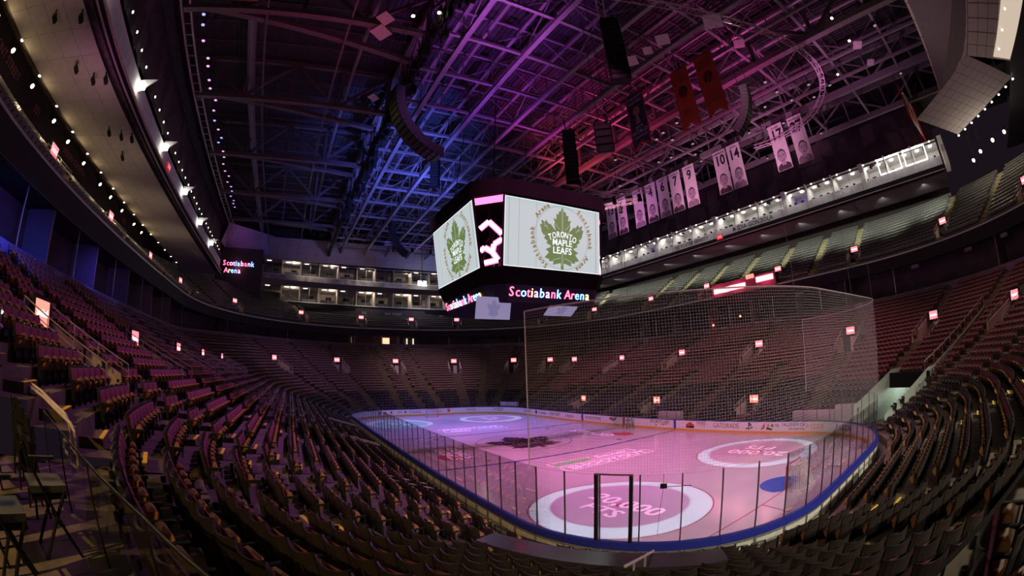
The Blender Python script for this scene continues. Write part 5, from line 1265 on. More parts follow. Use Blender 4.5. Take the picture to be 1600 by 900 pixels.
def screen(axis, label):
    """axis: outward unit vector. The panel leans: top 7.0 out, bottom 6.35 out"""
    ax = Vector(axis); rt = Vector((-ax.y, ax.x, 0))     # right as seen from outside
    tl, bl = ax * 7.02 + Vector((0, 0, 21.1)), ax * 6.36 + Vector((0, 0, 15.3)); up = (tl - bl); H = up.length; up.normalize(); nn = rt.cross(up)
    c = (tl + bl) / 2
    MB().obox(c - nn * .12, rt * (WD + .08), up * (H / 2 + .08), nn * .1).obj('screen_case', blk, sb)
    s = MB().obox(c, rt * WD, up * (H / 2), nn * .01).obj('screen', screen_glow, sb)
    for sg in (-1, 1):
        MB().obox(c + up * (sg * (H / 2 - .03)) + nn * .015, rt * WD, up * .03, nn * .004).obj('screen_edge', white_glow, s); MB().obox(c + rt * (sg * (WD - .03)) + nn * .015, rt * .03, up * (H / 2), nn * .004).obj('screen_edge', white_glow, s)
    lc = c + rt * .75 - up * .02
    flat_shape(LEAF, LEAF_T, lc, rt * 2.95, up * 2.78, 'leaf_logo', leaf_glow, s, .02)
    A = [lc + rt * (2.78 * math.cos(2 * PI * i / 60)) + up * (2.78 * math.sin(2 * PI * i / 60)) + nn * .016 for i in range(60)]; B_ = [lc + rt * (2.82 * math.cos(2 * PI * i / 60)) + up * (2.82 * math.sin(2 * PI * i / 60)) + nn * .016 for i in range(60)]
    MB().strip(A, B_, True).obj('thin_circle', thin_ring, s)
    for x_ in (-.05, .05): MB().obox(lc + rt * x_ + nn * .024, rt * .012, up * 2.5, nn * .002).obj('leaf_vein', vein_glow, s)
    for sg in (-1, 1):
        for pa in ([(1.45, .62), (1.95, 1.1)], [(1.6, .9), (1.95, .78)], [(.3, .7), (.75, 1.15)], [(.2, -1.8), (1.0, -2.05)]):
            MB().beam(lc + rt * sg * pa[0][0] + up * pa[0][1] + nn * .024, lc + rt * sg * pa[1][0] + up * pa[1][1] + nn * .024, .035, .004, nn).obj('leaf_vein', vein_glow, s)
    for k, ch in enumerate('TORONTO'):
        f = (k - 3) / 3; text(ch, lc + rt * (f * 1.28) + up * (.25 - .34 * f * f) + nn * .03, rt * math.cos(f * .3) - up * math.sin(f * .3), up * math.cos(f * .3) + rt * math.sin(f * .3), .76, white_glow, s, 'logo_letter', sx=.75, bold=.012)
    text('MAPLE', lc - up * .48 + nn * .03, rt, up, .78, white_glow, s, 'logo_lettering', sx=.92, bold=.012); text('LEAFS', lc - up * 1.18 + nn * .03, rt, up, .82, white_glow, s, 'logo_lettering', sx=.95, bold=.012)
    for body, a0, a1 in (('Scotiabank', 58, -14), ('Arena', -28, -62), ('Scotiabank', 240, 168), ('Arena', 150, 116)):
        for k, ch in enumerate(body):
            a = math.radians(a0 + (a1 - a0) * (k + .5) / len(body)); rad = rt * math.cos(a) + up * math.sin(a); tg = rt * math.sin(a) - up * math.cos(a)
            text(ch, lc + rad * 3.08 + nn * .02, tg, rad, .60, gold_glow, s, 'ring_letter', bold=.022)
    for x_, w_ in ((-4.55, .02), (-3.6, .015), (4.5, .03), (-1.9, .012)): MB().obox(c + rt * x_ + nn * .014, rt * w_, up * (H / 2 - .06), nn * .002).obj('screen_seam', thin_ring, s)
    # ribbon lettering below
    rb = ax * 5.86 + Vector((0, 0, 13.3)); ru = Vector((ax.x * .28, ax.y * .28, 1)).normalized()
    neon_word('Scotiabank Arena', rb - rt * .15, rt, ru, 1.12, sb, [0, 0, 2, 0, 3, 1, 2, 1, 0, 2, 3, 0, 0, 2, 2, 3], .93)
    # small tilted screens below
    for q, (yy, out, zz, w_, h_, tilt) in enumerate(() if ax.x > -.5 else ((-5.2, 4.9, 12.05, 1.55, .90, .25), (1.9, 4.4, 12.25, 1.5, .85, 1.6))):
        cc_ = ax * out + rt * yy + Vector((0, 0, zz)); u2 = (Vector((0, 0, 1)) + ax * tilt).normalized(); n2 = rt.cross(u2)
        s2 = MB().obox(cc_, rt * w_, u2 * h_, n2 * .05).obj('small_screen', mat('small_screen_glow', (.5, .5, .6), .5, emit=(.30, .26, .46), es=.8, var=.05), sb)
        flat_shape(LEAF, LEAF_T, cc_ , rt * .75, u2 * .75, 'leaf_logo', mat('small_leaf_glow', (.2, .2, .4), .5, emit=(.16, .15, .30), es=1), s2, .06)
        MB().tube([cc_ + u2 * .9, cc_ + u2 * .9 + Vector((0, 0, .8))], .05).obj('hanger', black_metal, sb)
for ax in ((-1, 0, 0), (0, 1, 0), (1, 0, 0), (0, -1, 0)): screen(ax, '')
# glowing pink crest pieces at the open corners
pink_led = mat('pink_led', (1, .2, .4), .5, emit=(1.0, .16, .40), es=2.6); hot_led = mat('hot_led', (1, .8, .8), .5, emit=(1, .70, .78), es=2.4)
for cx, cy in ((-1, 1), (1, 1), (1, -1), (-1, -1)):
    ax = Vector((cx, cy, 0)).normalized(); rt = Vector((-ax.y, ax.x, 0)); c = ax * 8.0 + Vector((0, 0, 17.4)); up = Vector((0, 0, 1))
    for pts, m in (([(-.95, 1.2), (-.15, 1.75), (.95, .55)], hot_led), ([(.95, .1), (.25, -.25), (.1, -.9), (-.55, -.45), (-.95, -.7)], hot_led), ([(.1, -.9), (.55, -1.6), (-.6, -1.75)], hot_led)):
        b = MB()
        for i in range(len(pts) - 1): b.beam(c + rt * pts[i][0] + up * pts[i][1], c + rt * pts[i + 1][0] + up * pts[i + 1][1], .30, .08, ax)
        b.obj('crest_stroke', m, sb)
        b = MB()
        for i in range(len(pts) - 1): b.beam(c + rt * pts[i][0] + up * pts[i][1] - ax * .05, c + rt * pts[i + 1][0] + up * pts[i + 1][1] - ax * .05, .50, .06, ax)
        b.obj('crest_outline', pink_led, sb)
    MB().obox(ax * 8.05 + Vector((0, 0, 21.05)), rt * 1.45, ax * .25, (0, 0, .22)).obj('corner_light', pink_led, sb)
    point('crest_light', ax * 7.0 + Vector((0, 0, 17.5)), (1, .15, .45), 90, .4)
for x, y in ((-5, 5), (5, 5), (-5, -5), (5, -5)): MB().tube([(x, y, 22.6), (x * .8, y * .8, 33)], .05).obj('hoist_cable', black_metal, sb)
# ---------------------------------------------------------------- banners
cloth_white = mat('banner_white_cloth', (.66, .60, .64), .8, var=.06, scale=3); grey_print = mat('banner_grey_print', (.22, .17, .20), .8, var=.25, scale=4); dark_print = mat('banner_dark_print', (.05, .035, .045), .8)
mid_print = mat('banner_mid_print', (.38, .31, .35), .8, var=.2, scale=4)
def ell(cx, cy, rx, ry, n=20): return [(cx + rx * math.cos(2 * PI * i / n), cy + ry * math.sin(2 * PI * i / n)) for i in range(n)]
def number_banner(num, name, x, seed, look_):
    t = thing('number_banner', 'white hanging banner with black number %s and a printed portrait' % dict(zip(('27','17','14','10','9','7','6','4','1','5','13'),('twenty seven','seventeen','fourteen','ten','nine','seven','six','four','one','five','thirteen')))[num], 'banner')
    w, zt, zb, y = 1.02, 32.1, 26.3, -24.0
    o = Vector((x, y, zb)); rt = Vector((-1, 0, 0)); up = Vector((0, 0, 1)); H = zt - zb
    MB().obox((x, y, (zt + zb) / 2), (w, 0, 0), (0, .012, 0), (0, 0, H / 2)).obj('cloth', cloth_white, t)
    MB().tube([(x - w, y, zt), (x + w, y, zt)], .04).obj('top_pole', black_metal, t)
    for s in (-.8, .8): MB().tube([(x + s, y, zt), (x + s, -25.4, 33.3)], .012).obj('cord', black_metal, t)
    F = Vector((x, y + .013, zb))
    def shp(poly, m, off, nm): flat_shape(poly, tess(poly), F, rt, up, nm, m, t, off)
    text(name, F + up * (H - .42) + Vector((0, .006, 0)), rt, up, .36 if len(name) < 7 else .28, dark_print, t, 'name_lettering', extrude=.002, bold=.01)
    text(num, F + up * (H - 1.45) + Vector((0, .006, 0)), rt, up, 1.9, ink, t, 'number', extrude=.002, sx=.85, bold=.05)
    R = random.Random(seed); k = R.uniform(-.1, .1)
    shp([(-.95, 0.02), (.95, 0.02), (.9, .55), (.5, .85), (-.5, .85), (-.9, .55)], dark_print if look_ % 2 else grey_print, .003, 'portrait_shoulders')
    shp([(-.3, .6), (.3, .6), (.28, 1.2), (-.28, 1.2)], mid_print, .005, 'portrait_neck')
    shp(ell(k, 1.75, .60, .85), dark_print, .006, 'portrait_hair'); shp(ell(k, 1.62, .54, .76), mid_print, .008, 'portrait_face')
    for s in (-1, 1):
        shp(ell(k + s * .22, 1.72, .10, .05, 10), dark_print, .010, 'portrait_eye'); shp([(k + s * .10, 1.84), (k + s * .34, 1.82), (k + s * .34, 1.88), (k + s * .10, 1.91)], dark_print, .010, 'portrait_brow'); shp(ell(k + s * .56, 1.6, .07, .15, 10), grey_print, .007, 'portrait_ear')
    shp([(k - .04, 1.7), (k + .1, 1.42), (k - .1, 1.42)], grey_print, .010, 'portrait_nose'); shp(ell(k, 1.2, .2, .05, 12), dark_print, .010, 'portrait_mouth')
    shp([(k + .2, 1.2), (k + .5, 1.5), (k + .5, 1.9), (k + .38, 1.3)], grey_print, .009, 'portrait_shade')
for i, (num, nm, x) in enumerate((('27', 'MAHOVLICH', -21.7), ('17', 'CLARK', -18.8), ('14', 'KEON', -12.2), ('10', 'ARMSTRONG', -9.9), ('9', 'KENNEDY', -4.5), ('7', 'CLANCY', -1.9), ('6', 'BAILEY', .55), ('4', 'KELLY', 2.95), ('1', 'BROWER', 5.6), ('5', 'BARILKO', 9.3), ('13', 'SUNDIN', 11.9))):
    number_banner(num, nm, x, i, i)
def tail_banner(label, x0, x1, y, zt, zb, cloth, border=None):
    t = thing('team_banner', label, 'banner'); w = (x1 - x0) / 2; xc = (x0 + x1) / 2; H = zt - zb
    poly = [(-w, 0), (0, .75), (w, 0), (w, H), (-w, H)]
    o = Vector((xc, y, zb)); rt = Vector((-1, 0, 0)); up = Vector((0, 0, 1))
    b = MB(); b.prism(poly, o - Vector((0, .012, 0)), rt, up, .024); b.obj('cloth', border or cloth, t)
    if border:
        p2 = [(-w + .16, .38), (0, .98), (w - .16, .38), (w - .16, H - .16), (-w + .16, H - .16)]; flat_shape(p2, tess(p2), o + Vector((0, .014, 0)), rt, up, 'field', cloth, t, .002)
    MB().tube([(x0, y, zt), (x1, y, zt)], .05).obj('top_pole', black_metal, t)
    for s in (-.8, .8): MB().tube([(xc + s * w, y, zt), (xc + s * w, y, 38.25)], .012).obj('cord', black_metal, t)
    return t, o + Vector((0, .018, 0)), rt, up, H, w
orange_cloth = mat('orange_cloth', (.50, .055, .03), .8, var=.08); navy_cloth = mat('navy_cloth', (.035, .025, .07), .8); red_border = mat('red_border_cloth', (.40, .03, .05), .8); silver_print = mat('silver_print', (.60, .50, .60), .7); brown_print = mat('brown_print', (.10, .015, .015), .8); trophy_print = mat('trophy_print', (.32, .16, .12), .7)
t, F, rt, up, H, w = tail_banner('black banner with red border and silver championship lettering', -13.9, -11.5, -6.2, 32.0, 25.7, navy_cloth, red_border)
for body, z, s, sx in (('TORONTO', H - .62, .44, .95), ('RAPTORS', H - 1.1, .44, .95), ('2019', 2.35, .5, 1), ('WORLD', 1.85, .56, 1), ('CHAMPIONS', 1.36, .32, 1)): text(body, F + up * z + Vector((0, .008, 0)), rt, up, s, silver_print, t, 'lettering', sx=sx, extrude=.002)
p = ell(0, H - 2.15, .45, .5); flat_shape(p, tess(p), F, rt, up, 'trophy_ball', trophy_print, t, .008)
p = [(-.32, 2.75), (.32, 2.75), (.12, H - 2.6), (-.12, H - 2.6)]; flat_shape(p, tess(p), F, rt, up, 'trophy_stem', trophy_print, t, .006)
for i, (x0, x1, lines, yr, lab) in enumerate(((-19.1, -17.0, ('EASTERN', 'CONFERENCE', 'CHAMPIONS'), ('2019',), 'lower orange swallowtail banner with black clawed ball emblem'), (-22.1, -20.0, ('ATLANTIC', 'DIVISION', 'CHAMPIONS'), ('2007 2014', '2015 2016', '2018 2019'), 'higher orange swallowtail banner with black clawed ball emblem'))):
    t, F, rt, up, H, w = tail_banner(lab, x0, x1, -7.0, 32.0, 25.5, orange_cloth)
    for k, ln in enumerate(lines): text(ln, F + up * (H - .7 - k * .34) + Vector((0, .004, 0)), rt, up, .30, brown_print, t, 'lettering', extrude=.002)
    p = ell(0, H - 2.5, .58, .62, 24); flat_shape(p, tess(p), F, rt, up, 'ball_emblem', brown_print, t, .004)
    for a0, bend in ((-.55, -.15), (-.2, -.02), (.2, .12)):
        p = [(a0 - .05, H - 3.1), (a0 + .05, H - 3.1), (a0 + .25 + bend, H - 2.5), (a0 + .42 + bend, H - 2.12), (a0 + .22 + bend, H - 2.4)]; flat_shape(p, tess(p), F, rt, up, 'claw_slash', orange_cloth, t, .008)
    for k, ln in enumerate(yr): text(ln, F + up * (1.95 - k * .4 + (.4 if len(yr) > 1 else 0)) + Vector((0, .004, 0)), rt, up, .42 if len(yr) == 1 else .3, brown_print, t, 'lettering', extrude=.002)
# national flag hanging edge on near the end of the press gondola
t = thing('national_flag', 'red and white national flag with red leaf hanging beside the press gondola', 'flag')
o = Vector((-35.7, -27.5, 28.4)); rt = Vector((-.10, -1, -.0)).normalized(); up = Vector((0, -.12, 1)).normalized()
for x0, x1, m in ((0, 2.3, 'red'), (2.3, 6.9, 'white'), (6.9, 9.2, 'red')):
    mm_ = mat('flag_red', (.62, .02, .03), .7) if m == 'red' else mat('flag_white', (.72, .68, .68), .7)
    b = MB(); b.obox(o + rt * (x0 + x1) / 2 + up * 2.6, rt * ((x1 - x0) / 2), up * 2.6, rt.cross(up) * .01); b.obj('flag_band', mm_, t)
for sg in (1, -1): flat_shape(LEAF, LEAF_T, o + rt * 4.6 + up * 2.6, rt * (1.8 * sg), up * 1.9, 'leaf', MATS['flag_red'], t, .014)
MB().tube([o + up * 5.25, o + up * 5.25 + rt * 9.2], .06).obj('top_pole', black_metal, t)
for x_ in (.5, 8.7): MB().tube([o + up * 5.25 + rt * x_, o + rt * x_ + Vector((0, -.6, 7))], .015).obj('cord', black_metal, t)
# ---------------------------------------------------------------- protective netting behind the near goal
net = net_mat('white_netting', .10, .0055, (.55, .46, .52))
u0, u1 = U('S-', -22.2), U('S+', -23.0) + (PER if U('S+', -23.0) < U('S-', -22.2) else 0)
n = 120; ZN = 9.15; V = []; F_ = []; UVs = []; L = 0; prev = None
for i in range(n + 1):
    u = u0 + (u1 - u0) * i / n; p = P(u, .12)
    if prev is not None: L += (p - prev).length
    prev = p
    for z in (3.45, ZN): V.append((p.x, p.y, z)); UVs.append((L, z))
    if i: k = 2 * i; F_.append((k - 2, k, k + 1, k - 1))
me = bpy.data.meshes.new('netting'); me.from_pydata(V, [], F_); uvl = me.uv_layers.new(name='UVMap')
for lp in me.loops: uvl.data[lp.index].uv = UVs[lp.vertex_index]
me.materials.append(net)
t = thing('protective_net', 'tall pale protective netting curving around the rink end above the glass', 'net'); link_mesh('netting', me, t)
top = [P(u0 + (u1 - u0) * i / 60, .12, ZN) for i in range(61)]; edge = mat('net_edge_cord', (.55, .42, .48), .6)
MB().tube(top, .025, 5).obj('top_cord', edge, t)
for u in (u0, u1): MB().tube([P(u, .12, 3.45), P(u, .12, ZN)], .025, 5).obj('side_cord', edge, t)
for f in (.12, .3, .5, .7, .88): p = P(u0 + (u1 - u0) * f, .12, ZN); MB().tube([p, (p.x, p.y, 33)], .008, 4).obj('hanging_wire', black_metal, t)
# ---------------------------------------------------------------- goals
def goal(s, label):
    t = thing('hockey_goal', label, 'goal'); x = s * 27.13; pm = mat('goal_post_red', (.55, .04, .05), .4) ; d = s * 1.05
    MB().tube([(x, -.915, 0), (x, -.915, 1.22), (x, -.86, 1.26), (x, .86, 1.26), (x, .915, 1.22), (x, .915, 0)], .035, 8).obj('front_frame', pm, t)
    back = [(x, -.915, .03), (x + d * .6, -1.05, .03), (x + d, -.7, .03), (x + d * 1.05, 0, .03), (x + d, .7, .03), (x + d * .6, 1.05, .03), (x, .915, .03)]
    MB().tube(back, .03, 6).obj('base_frame', white_paint, t)
    topb = [(x, -.86, 1.25), (x + d * .4, -.75, 1.22), (x + d * .5, 0, 1.22), (x + d * .4, .75, 1.22), (x, .86, 1.25)]; MB().tube(topb, .025, 6).obj('top_frame', white_paint, t)
    MB().tube([(x + d * .5, 0, 1.22), (x + d * 1.05, 0, .03)], .025, 6).obj('back_bar', white_paint, t)
    V = []; F_ = []; UV_ = []
    A = [Vector(p) for p in back]; B_ = [Vector(p) for p in (topb[0], topb[1], topb[1], topb[2], topb[3], topb[3], topb[4])]
    for i, (a, b_) in enumerate(zip(A, B_)): V += [a, b_]; UV_ += [(i * .45, 0), (i * .45, 1.3)]
    for i in range(6): k = 2 * i; F_.append((k, k + 2, k + 3, k + 1))
    k = len(V); V += [Vector(p) for p in topb]; UV_ += [(p[1], p[0] - x) for p in topb]; F_.append(tuple(range(k, k + 5)))
    me = bpy.data.meshes.new('goal_net'); me.from_pydata([tuple(v) for v in V], [], F_); ul = me.uv_layers.new(name='UVMap')
    for lp in me.loops: ul.data[lp.index].uv = UV_[lp.vertex_index]
    me.materials.append(net_mat('goal_netting', .09, .02, (.8, .76, .78)) if 'goal_netting' not in MATS else MATS['goal_netting']); link_mesh('net', me, t)
goal(-1, 'near hockey goal with red posts and white net behind the blue crease'); goal(1, 'far hockey goal by the pink crease at the far boards')
# tripod stool with camera gear on the ice
t = thing('camera_tripod', 'tall dark tripod stand with camera gear on the ice by the far boards', 'tripod'); c = Vector((-1.7, -12.0, 0))
for a in range(4):
    d = Vector((math.cos(a * PI / 2 + .6), math.sin(a * PI / 2 + .6), 0)); MB().tube([c + d * .62, c + d * .3 + Vector((0, 0, 1.45))], .03).obj('leg', black_metal, t)
for z, r in ((.45, .55), (.9, .45)): MB().tube([c + Vector((r * math.cos(a * PI / 2 + .6), r * math.sin(a * PI / 2 + .6), z)) for a in (0, 1, 2, 3, 4)], .02).obj('ring_brace', black_metal, t)
MB().obox(c + Vector((0, 0, 1.5)), (.4, 0, 0), (0, .35, 0), (0, 0, .05)).obj('seat_plate', black_plastic, t)
MB().obox(c + Vector((-.1, .05, 1.95)), (.28, 0, 0), (0, .18, 0), (0, 0, .35)).obj('camera_body', black_plastic, t); MB().cone(c + Vector((-.3, .2, 2.1)), c + Vector((-.6, .45, 2.1)), .12, .15).obj('lens', black_metal, t)
MB().obox(c + Vector((.55, 0, 1.8)), (.18, 0, 0), (0, .15, 0), (0, 0, .25)).obj('gear_bag', mat('gear_bag', (.05, .02, .06), .7), t)
# benches and white covers behind the far glass
for i, (x, w_, lab) in enumerate(((31.5, 1.0, 'c'), (-6.2, 1.5, 'white covered table behind the far glass beside the tripod'), (-22.6, 2.0, 'long pale cover on the ledge behind the far glass near the tunnel'), (-25.6, .9, 'pale tilted board standing behind the far glass near the tunnel'))):
    if lab == 'c': continue
    tag(MB().box(x - w_, x + w_, -HY - 1.3, -HY - .7, .8, 1.75 if i < 3 else 2.1).obj('covered_table', mat('pale_cover', (.62, .50, .58), .8)), lab, 'table')
for i, u in enumerate((U('C+-', 58), U('C+-', 64), U('C+-', 68))):
    n_, t_ = nrm(u); tag(MB().obox(P(u, .75, 1.5), n_ * .3, t_ * .75, (0, 0, .32)).obj('covered_table', MATS['pale_cover']), 'pale covered table behind the corner glass at the far end, %s from the far goal' % ORD[i], 'table')
# bright red lit bars on the upper deck front
t = thing('red_light_bar', 'row of glowing red pink light bars on the upper deck front of the far side', 'light bars'); bar = mat('red_bar_glow', (1, .4, .4), .5, emit=(1.0, .33, .38), es=3.2)
for x0, x1, z in ((2.7, -.2, 16.9), (-.3, -3.3, 16.95), (-5.3, -8.3, 17.3)): MB().box(min(x0, x1), max(x0, x1), -36.4, -36.3, z - .38, z + .38).obj('bar', bar, t)
MB().box(-5.0, -3.6, -36.35, -36.25, 17.7, 18.3).obj('bar', sign_red, t); MB().box(-8.6, 3.2, -36.55, -36.42, 16.0, 18.0).obj('backing', mat('bar_backing', (.25, .06, .10), .7), t)
for x in (-7, -2, 2): point('bar_light', (x, -35.2, 17.0), (1, .15, .28), 130, .4)
for i, (x, z, lab) in enumerate(((3.9, 11.9, 'tiny bright red lamp in the suite ring of the far side'), (-1.4, 12.6, 'second tiny red lamp in the suite ring of the far side'))):
    tag(MB().disc((x, -37.0, z), (0, 1, 0), .16, .05, 10).obj('signal_lamp', mat('signal_red', (1, .1, .1), .5, emit=(1, .08, .05), es=14)), lab, 'lamp')
u = U('C-+', 88); n_, t_ = nrm(u)
t = thing('blue_spot_lamp', 'small intense cyan blue lamp on the camera side suite band', 'lamp'); pp = P(U('S+', -20.6), 24.35, 12.15)
MB().disc(pp, (0, -1, 0), .17, .05, 12).obj('lens', mat('cyan_lens', (.5, .9, 1), .5, emit=(.25, .7, 1.0), es=25), t); MB().obox(pp + Vector((0, .15, 0)), (.16, 0, 0), (0, .12, 0), (0, 0, .16)).obj('housing', black_metal, t)
spot('blue_band_light', (-20.6, 34.4, 13.6), (-19.0, 37.1, 11.2), (.06, .10, 1.0), 1300, 125, 1, .1); spot('blue_band_light', (-8, 34.6, 14.0), (-5, 37.1, 11.0), (.10, .08, 1.0), 500, 110, 1, .1)
# lit openings at the back of the far end lower bowl
t = thing('concourse_openings', 'bright narrow gaps and a lit doorway at the back of the far end lower seats', 'doorways'); gap = mat('concourse_glow', (.8, .7, .5), .5, emit=(1, .80, .52), es=1.3)
for y in (24, 20.3, 18.8, 15, 13.4, 7.2, -5.5, -7.0, -10.5, -11.5, -14.0, -14.9): 
    MB().obox((fx(0) - 1.2, y, 13.6), (.04, 0, 0), (0, .12, 0), (0, 0, .85)).obj('gap', gap, t)
MB().obox((57.2, .25, 13.3), (.05, 0, 0), (0, .75, 0), (0, 0, .9)).obj('doorway', mat('doorway_glow', (.9, .6, .4), .5, emit=(1, .52, .30), es=1.6), t)

# ---------------------------------------------------------------- near the camera: platform, glass barrier, stools, rails, press desk
ZP = 5.3
plat = MB(); A = []; B_ = []
for i in range(21):
    u = PLO + (PHI - PLO) * i / 20; A.append(P(u, 12.75, ZP)); B_.append(P(u, 17.1, ZP))
plat.strip(A, B_); plat.strip([Vector((p.x, p.y, ZP - .7)) for p in A], A)
tag(plat.obj('floor_platform', mat('platform_floor', (.22, .18, .15), .85, var=.3, scale=5)), 'bare platform floor where the camera stands', None, None, 'structure')
bk = MB(); bk.strip([P(PLO + (PHI - PLO) * i / 20, 17.1, ZP - .1) for i in range(21)], [P(PLO + (PHI - PLO) * i / 20, 17.1, ZP + 1.6) for i in range(21)])
tag(bk.obj('wall_platform_back', dark_concrete), 'low wall behind the camera platform', None, None, 'structure')
pane_dark = glass_mat('barrier_pane', (.80, .80, .82), 1.1)
def barrier(label, pts, zt=6.22, zb=5.2, post_every=1):
    t = thing('glass_barrier', label, 'barrier'); pts = [Vector((x, y, 0)) for x, y in pts]
    MB().tube([(p.x, p.y, zt) for p in pts], .014, 8).obj('top_rail', black_metal, t)
    for i in range(len(pts) - 1):
        a, b_ = pts[i], pts[i + 1]; MB().add([(a.x, a.y, zb), (b_.x, b_.y, zb), (b_.x, b_.y, zt), (a.x, a.y, zt)], [(0, 1, 2, 3)]).obj('glass_pane', pane_dark, t)
    for i, p in enumerate(pts): MB().obox((p.x, p.y, (zt + zb) / 2 - .1), (.007, 0, 0), (0, .007, 0), (0, 0, (zt - zb) / 2 + .1)).obj('post', black_metal, t)
    return t
barrier('black framed glass barrier at the left of the camera in front of the folding stools', [(-31.2, 25.0), (-32.3, 24.0), (-33.45, 22.98), (-34.5, 22.05), (-35.2, 21.5)])
barrier('black framed glass barrier at the right of the camera', [(-37.35, 18.2), (-36.8, 19.45), (-36.5, 20.2)], 6.2, 5.1)
def stool(label, x, y, ang, folded):
    """tall folding director's stool, black, with a padded seat and crossed legs"""
    t = thing('folding_stool', label, 'stool'); ca, sa = math.cos(ang), math.sin(ang); X, Y = Vector((ca, sa, 0)), Vector((-sa, ca, 0)); o = Vector((x, y, ZP))
    if folded:
        MB().obox(o + Vector((0, 0, .55)), X * .03, Y * .21, (0, 0, .26)).obj('seat', black_plastic, t)
        for s in (-1, 1):
            MB().tube([o + Y * .2 * s + X * .1, o + Y * .2 * s + Vector((0, 0, 1.05))], .018).obj('leg', black_metal, t); MB().tube([o + Y * .2 * s - X * .1, o + Y * .2 * s + X * .05 + Vector((0, 0, .8))], .018).obj('leg', black_metal, t)
        bb = [o + Y * (.21 * math.cos(a)) + Vector((0, 0, .98 + .17 * math.sin(a))) for a in np.linspace(0, PI, 9)]; MB().prism([(.22 * math.cos(a), .2 * math.sin(a)) for a in np.linspace(0, PI, 10)], o + Vector((0, 0, .86)), Y, (0, 0, 1), .03).obj('backrest', black_plastic, t)
    else:
        st = MB(); st.obox(o + Vector((0, 0, .62)), X * .20, Y * .21, (0, 0, .03)); st.obj('seat', mat('seat_pad_grey', (.075, .08, .085), .35), t)
        MB().obox(o + Vector((0, 0, .56)), X * .19, Y * .20, (0, 0, .03)).obj('seat_pan', black_plastic, t)
        for s in (-1, 1):
            MB().tube([o + Y * .22 * s + X * .2, o + Y * .22 * s - X * .22 + Vector((0, 0, 1.0))], .018).obj('leg', black_metal, t); MB().tube([o + Y * .2 * s - X * .2, o + Y * .2 * s + X * .18 + Vector((0, 0, .60))], .018).obj('leg', black_metal, t)
            MB().tube([o + Y * .21 * s + X * .05 + Vector((0, 0, .3)), o + Y * .21 * s + X * .05 + Vector((0, 0, .3)) - Y * .42 * s], .012).obj('stretcher', black_metal, t)
        MB().prism([(.23 * math.cos(a), .16 * math.sin(a) + .04 * math.cos(2 * a)) for a in np.linspace(0, 2 * PI, 18)[:-1]], o - X * .2 + Vector((0, 0, .95)), Y, Vector((-.2 * X.x, -.2 * X.y, 1)), .03).obj('backrest', black_plastic, t)
        MB().obox(o + X * .02 + Y * .26 + Vector((0, 0, .78)), X * .17, Y * .025, (0, 0, .015)).obj('armrest', mat('arm_grey', (.10, .105, .11), .4), t)
aim = math.radians(-38)
for (x, y, f, lab) in ((-33.35, 23.62, 0, 'black folding stool with its padded seat down behind the glass barrier'), (-34.25, 23.55, 0, 'black folding stool with an arm at the lower left edge, nearest the camera'), (-32.6, 24.35, 1, 'folded black stool next beyond the opened one'),
                       (-32.1, 24.85, 1, 'second folded black stool along the barrier'), (-31.5, 25.4, 1, 'third folded black stool by the white handrail'), (-32.9, 25.1, 1, 'folded black stool at the left edge against the wall'), (-33.5, 24.5, 1, 'folded black stool low at the left edge'), (-32.3, 25.5, 1, 'folded black stool behind the row along the barrier'), (-31.7, 26.0, 1, 'folded black stool by the counter behind the handrail'), (-34.0, 24.1, 1, 'folded black stool at the lowest left edge beside the opened one')):
    stool(lab, x, y, aim + random.uniform(-.15, .15), f)
t = thing('white_handrail', 'cream double handrail with a looped end by the folding stools', 'handrail')
a, b_, c = Vector((-29.2, 26.9, 6.35)), Vector((-30.3, 25.6, 6.3)), Vector((-31.45, 24.25, 6.15))
for off in (Vector((0, 0, 0)), Vector((.35, .30, .05))):
    MB().tube([a + off, b_ + off, c + off + Vector((.1, .12, 0)), c + off + Vector((0, 0, -.08)), c + off + Vector((0, 0, -.5)), c + off + Vector((.04, .04, -.57)), c + off + Vector((.25, .28, -.56)), c + off + Vector((.29, .33, -.5)), c + off + Vector((.25, .28, -.38)), c + off + Vector((.02, .02, -.36))], .026, 8).obj('rail', white_rail, t)
    MB().tube([a + off * 1.0 + Vector((-.4, -.45, 0)), a + off + Vector((-.4, -.45, -1.1))], .024, 8).obj('post', white_rail, t)
    MB().tube([a + off, a + off + Vector((.05, .1, -.05)), a + off + Vector((.1, .6, -.05))], .026, 8).obj('rail_end', white_rail, t)
# counter with red grilles at the far left
t = thing('concession_counter', 'dark counter front with red grilles at the left edge', 'counter')
o = Vector((-30.6, 27.6, 6.3)); X = Vector((.84, .54, 0)).normalized(); Yv = Vector((-X.y, X.x, 0))
MB().obox(o + X * .2 + Vector((0, 0, .35)), X * 1.7, Yv * .1, (0, 0, .62)).obj('front', mat('counter_front', (.03, .025, .05), .6), t)
MB().obox(o + X * .2 + Vector((0, 0, 1.02)), X * 1.75, Yv * .22, (0, 0, .05)).obj('top', mat('counter_top', (.16, .08, .12), .5), t)
for i in range(5):
    for k in range(6): MB().obox(o + X * (-1.1 + i * .62) - Yv * .11 + Vector((0, 0, .12 + k * .10)), X * .2, Yv * .008, (0, 0, .022)).obj('grille_bar', mat('grille_red', (.35, .06, .08), .5), t)
t = thing('exit_lamp', 'small box lamp with a red lit strip above the counter at the left edge', 'lamp')
q = Vector((-27.9, 29.0, 7.6)); MB().obox(q, X * .28, Yv * .1, (0, 0, .16)).obj('housing', mat('exit_box', (.28, .22, .18), .6), t); MB().obox(q - Yv * .11 + Vector((0, 0, .05)), X * .2, Yv * .01, (0, 0, .04)).obj('lit_strip', sign_white, t)
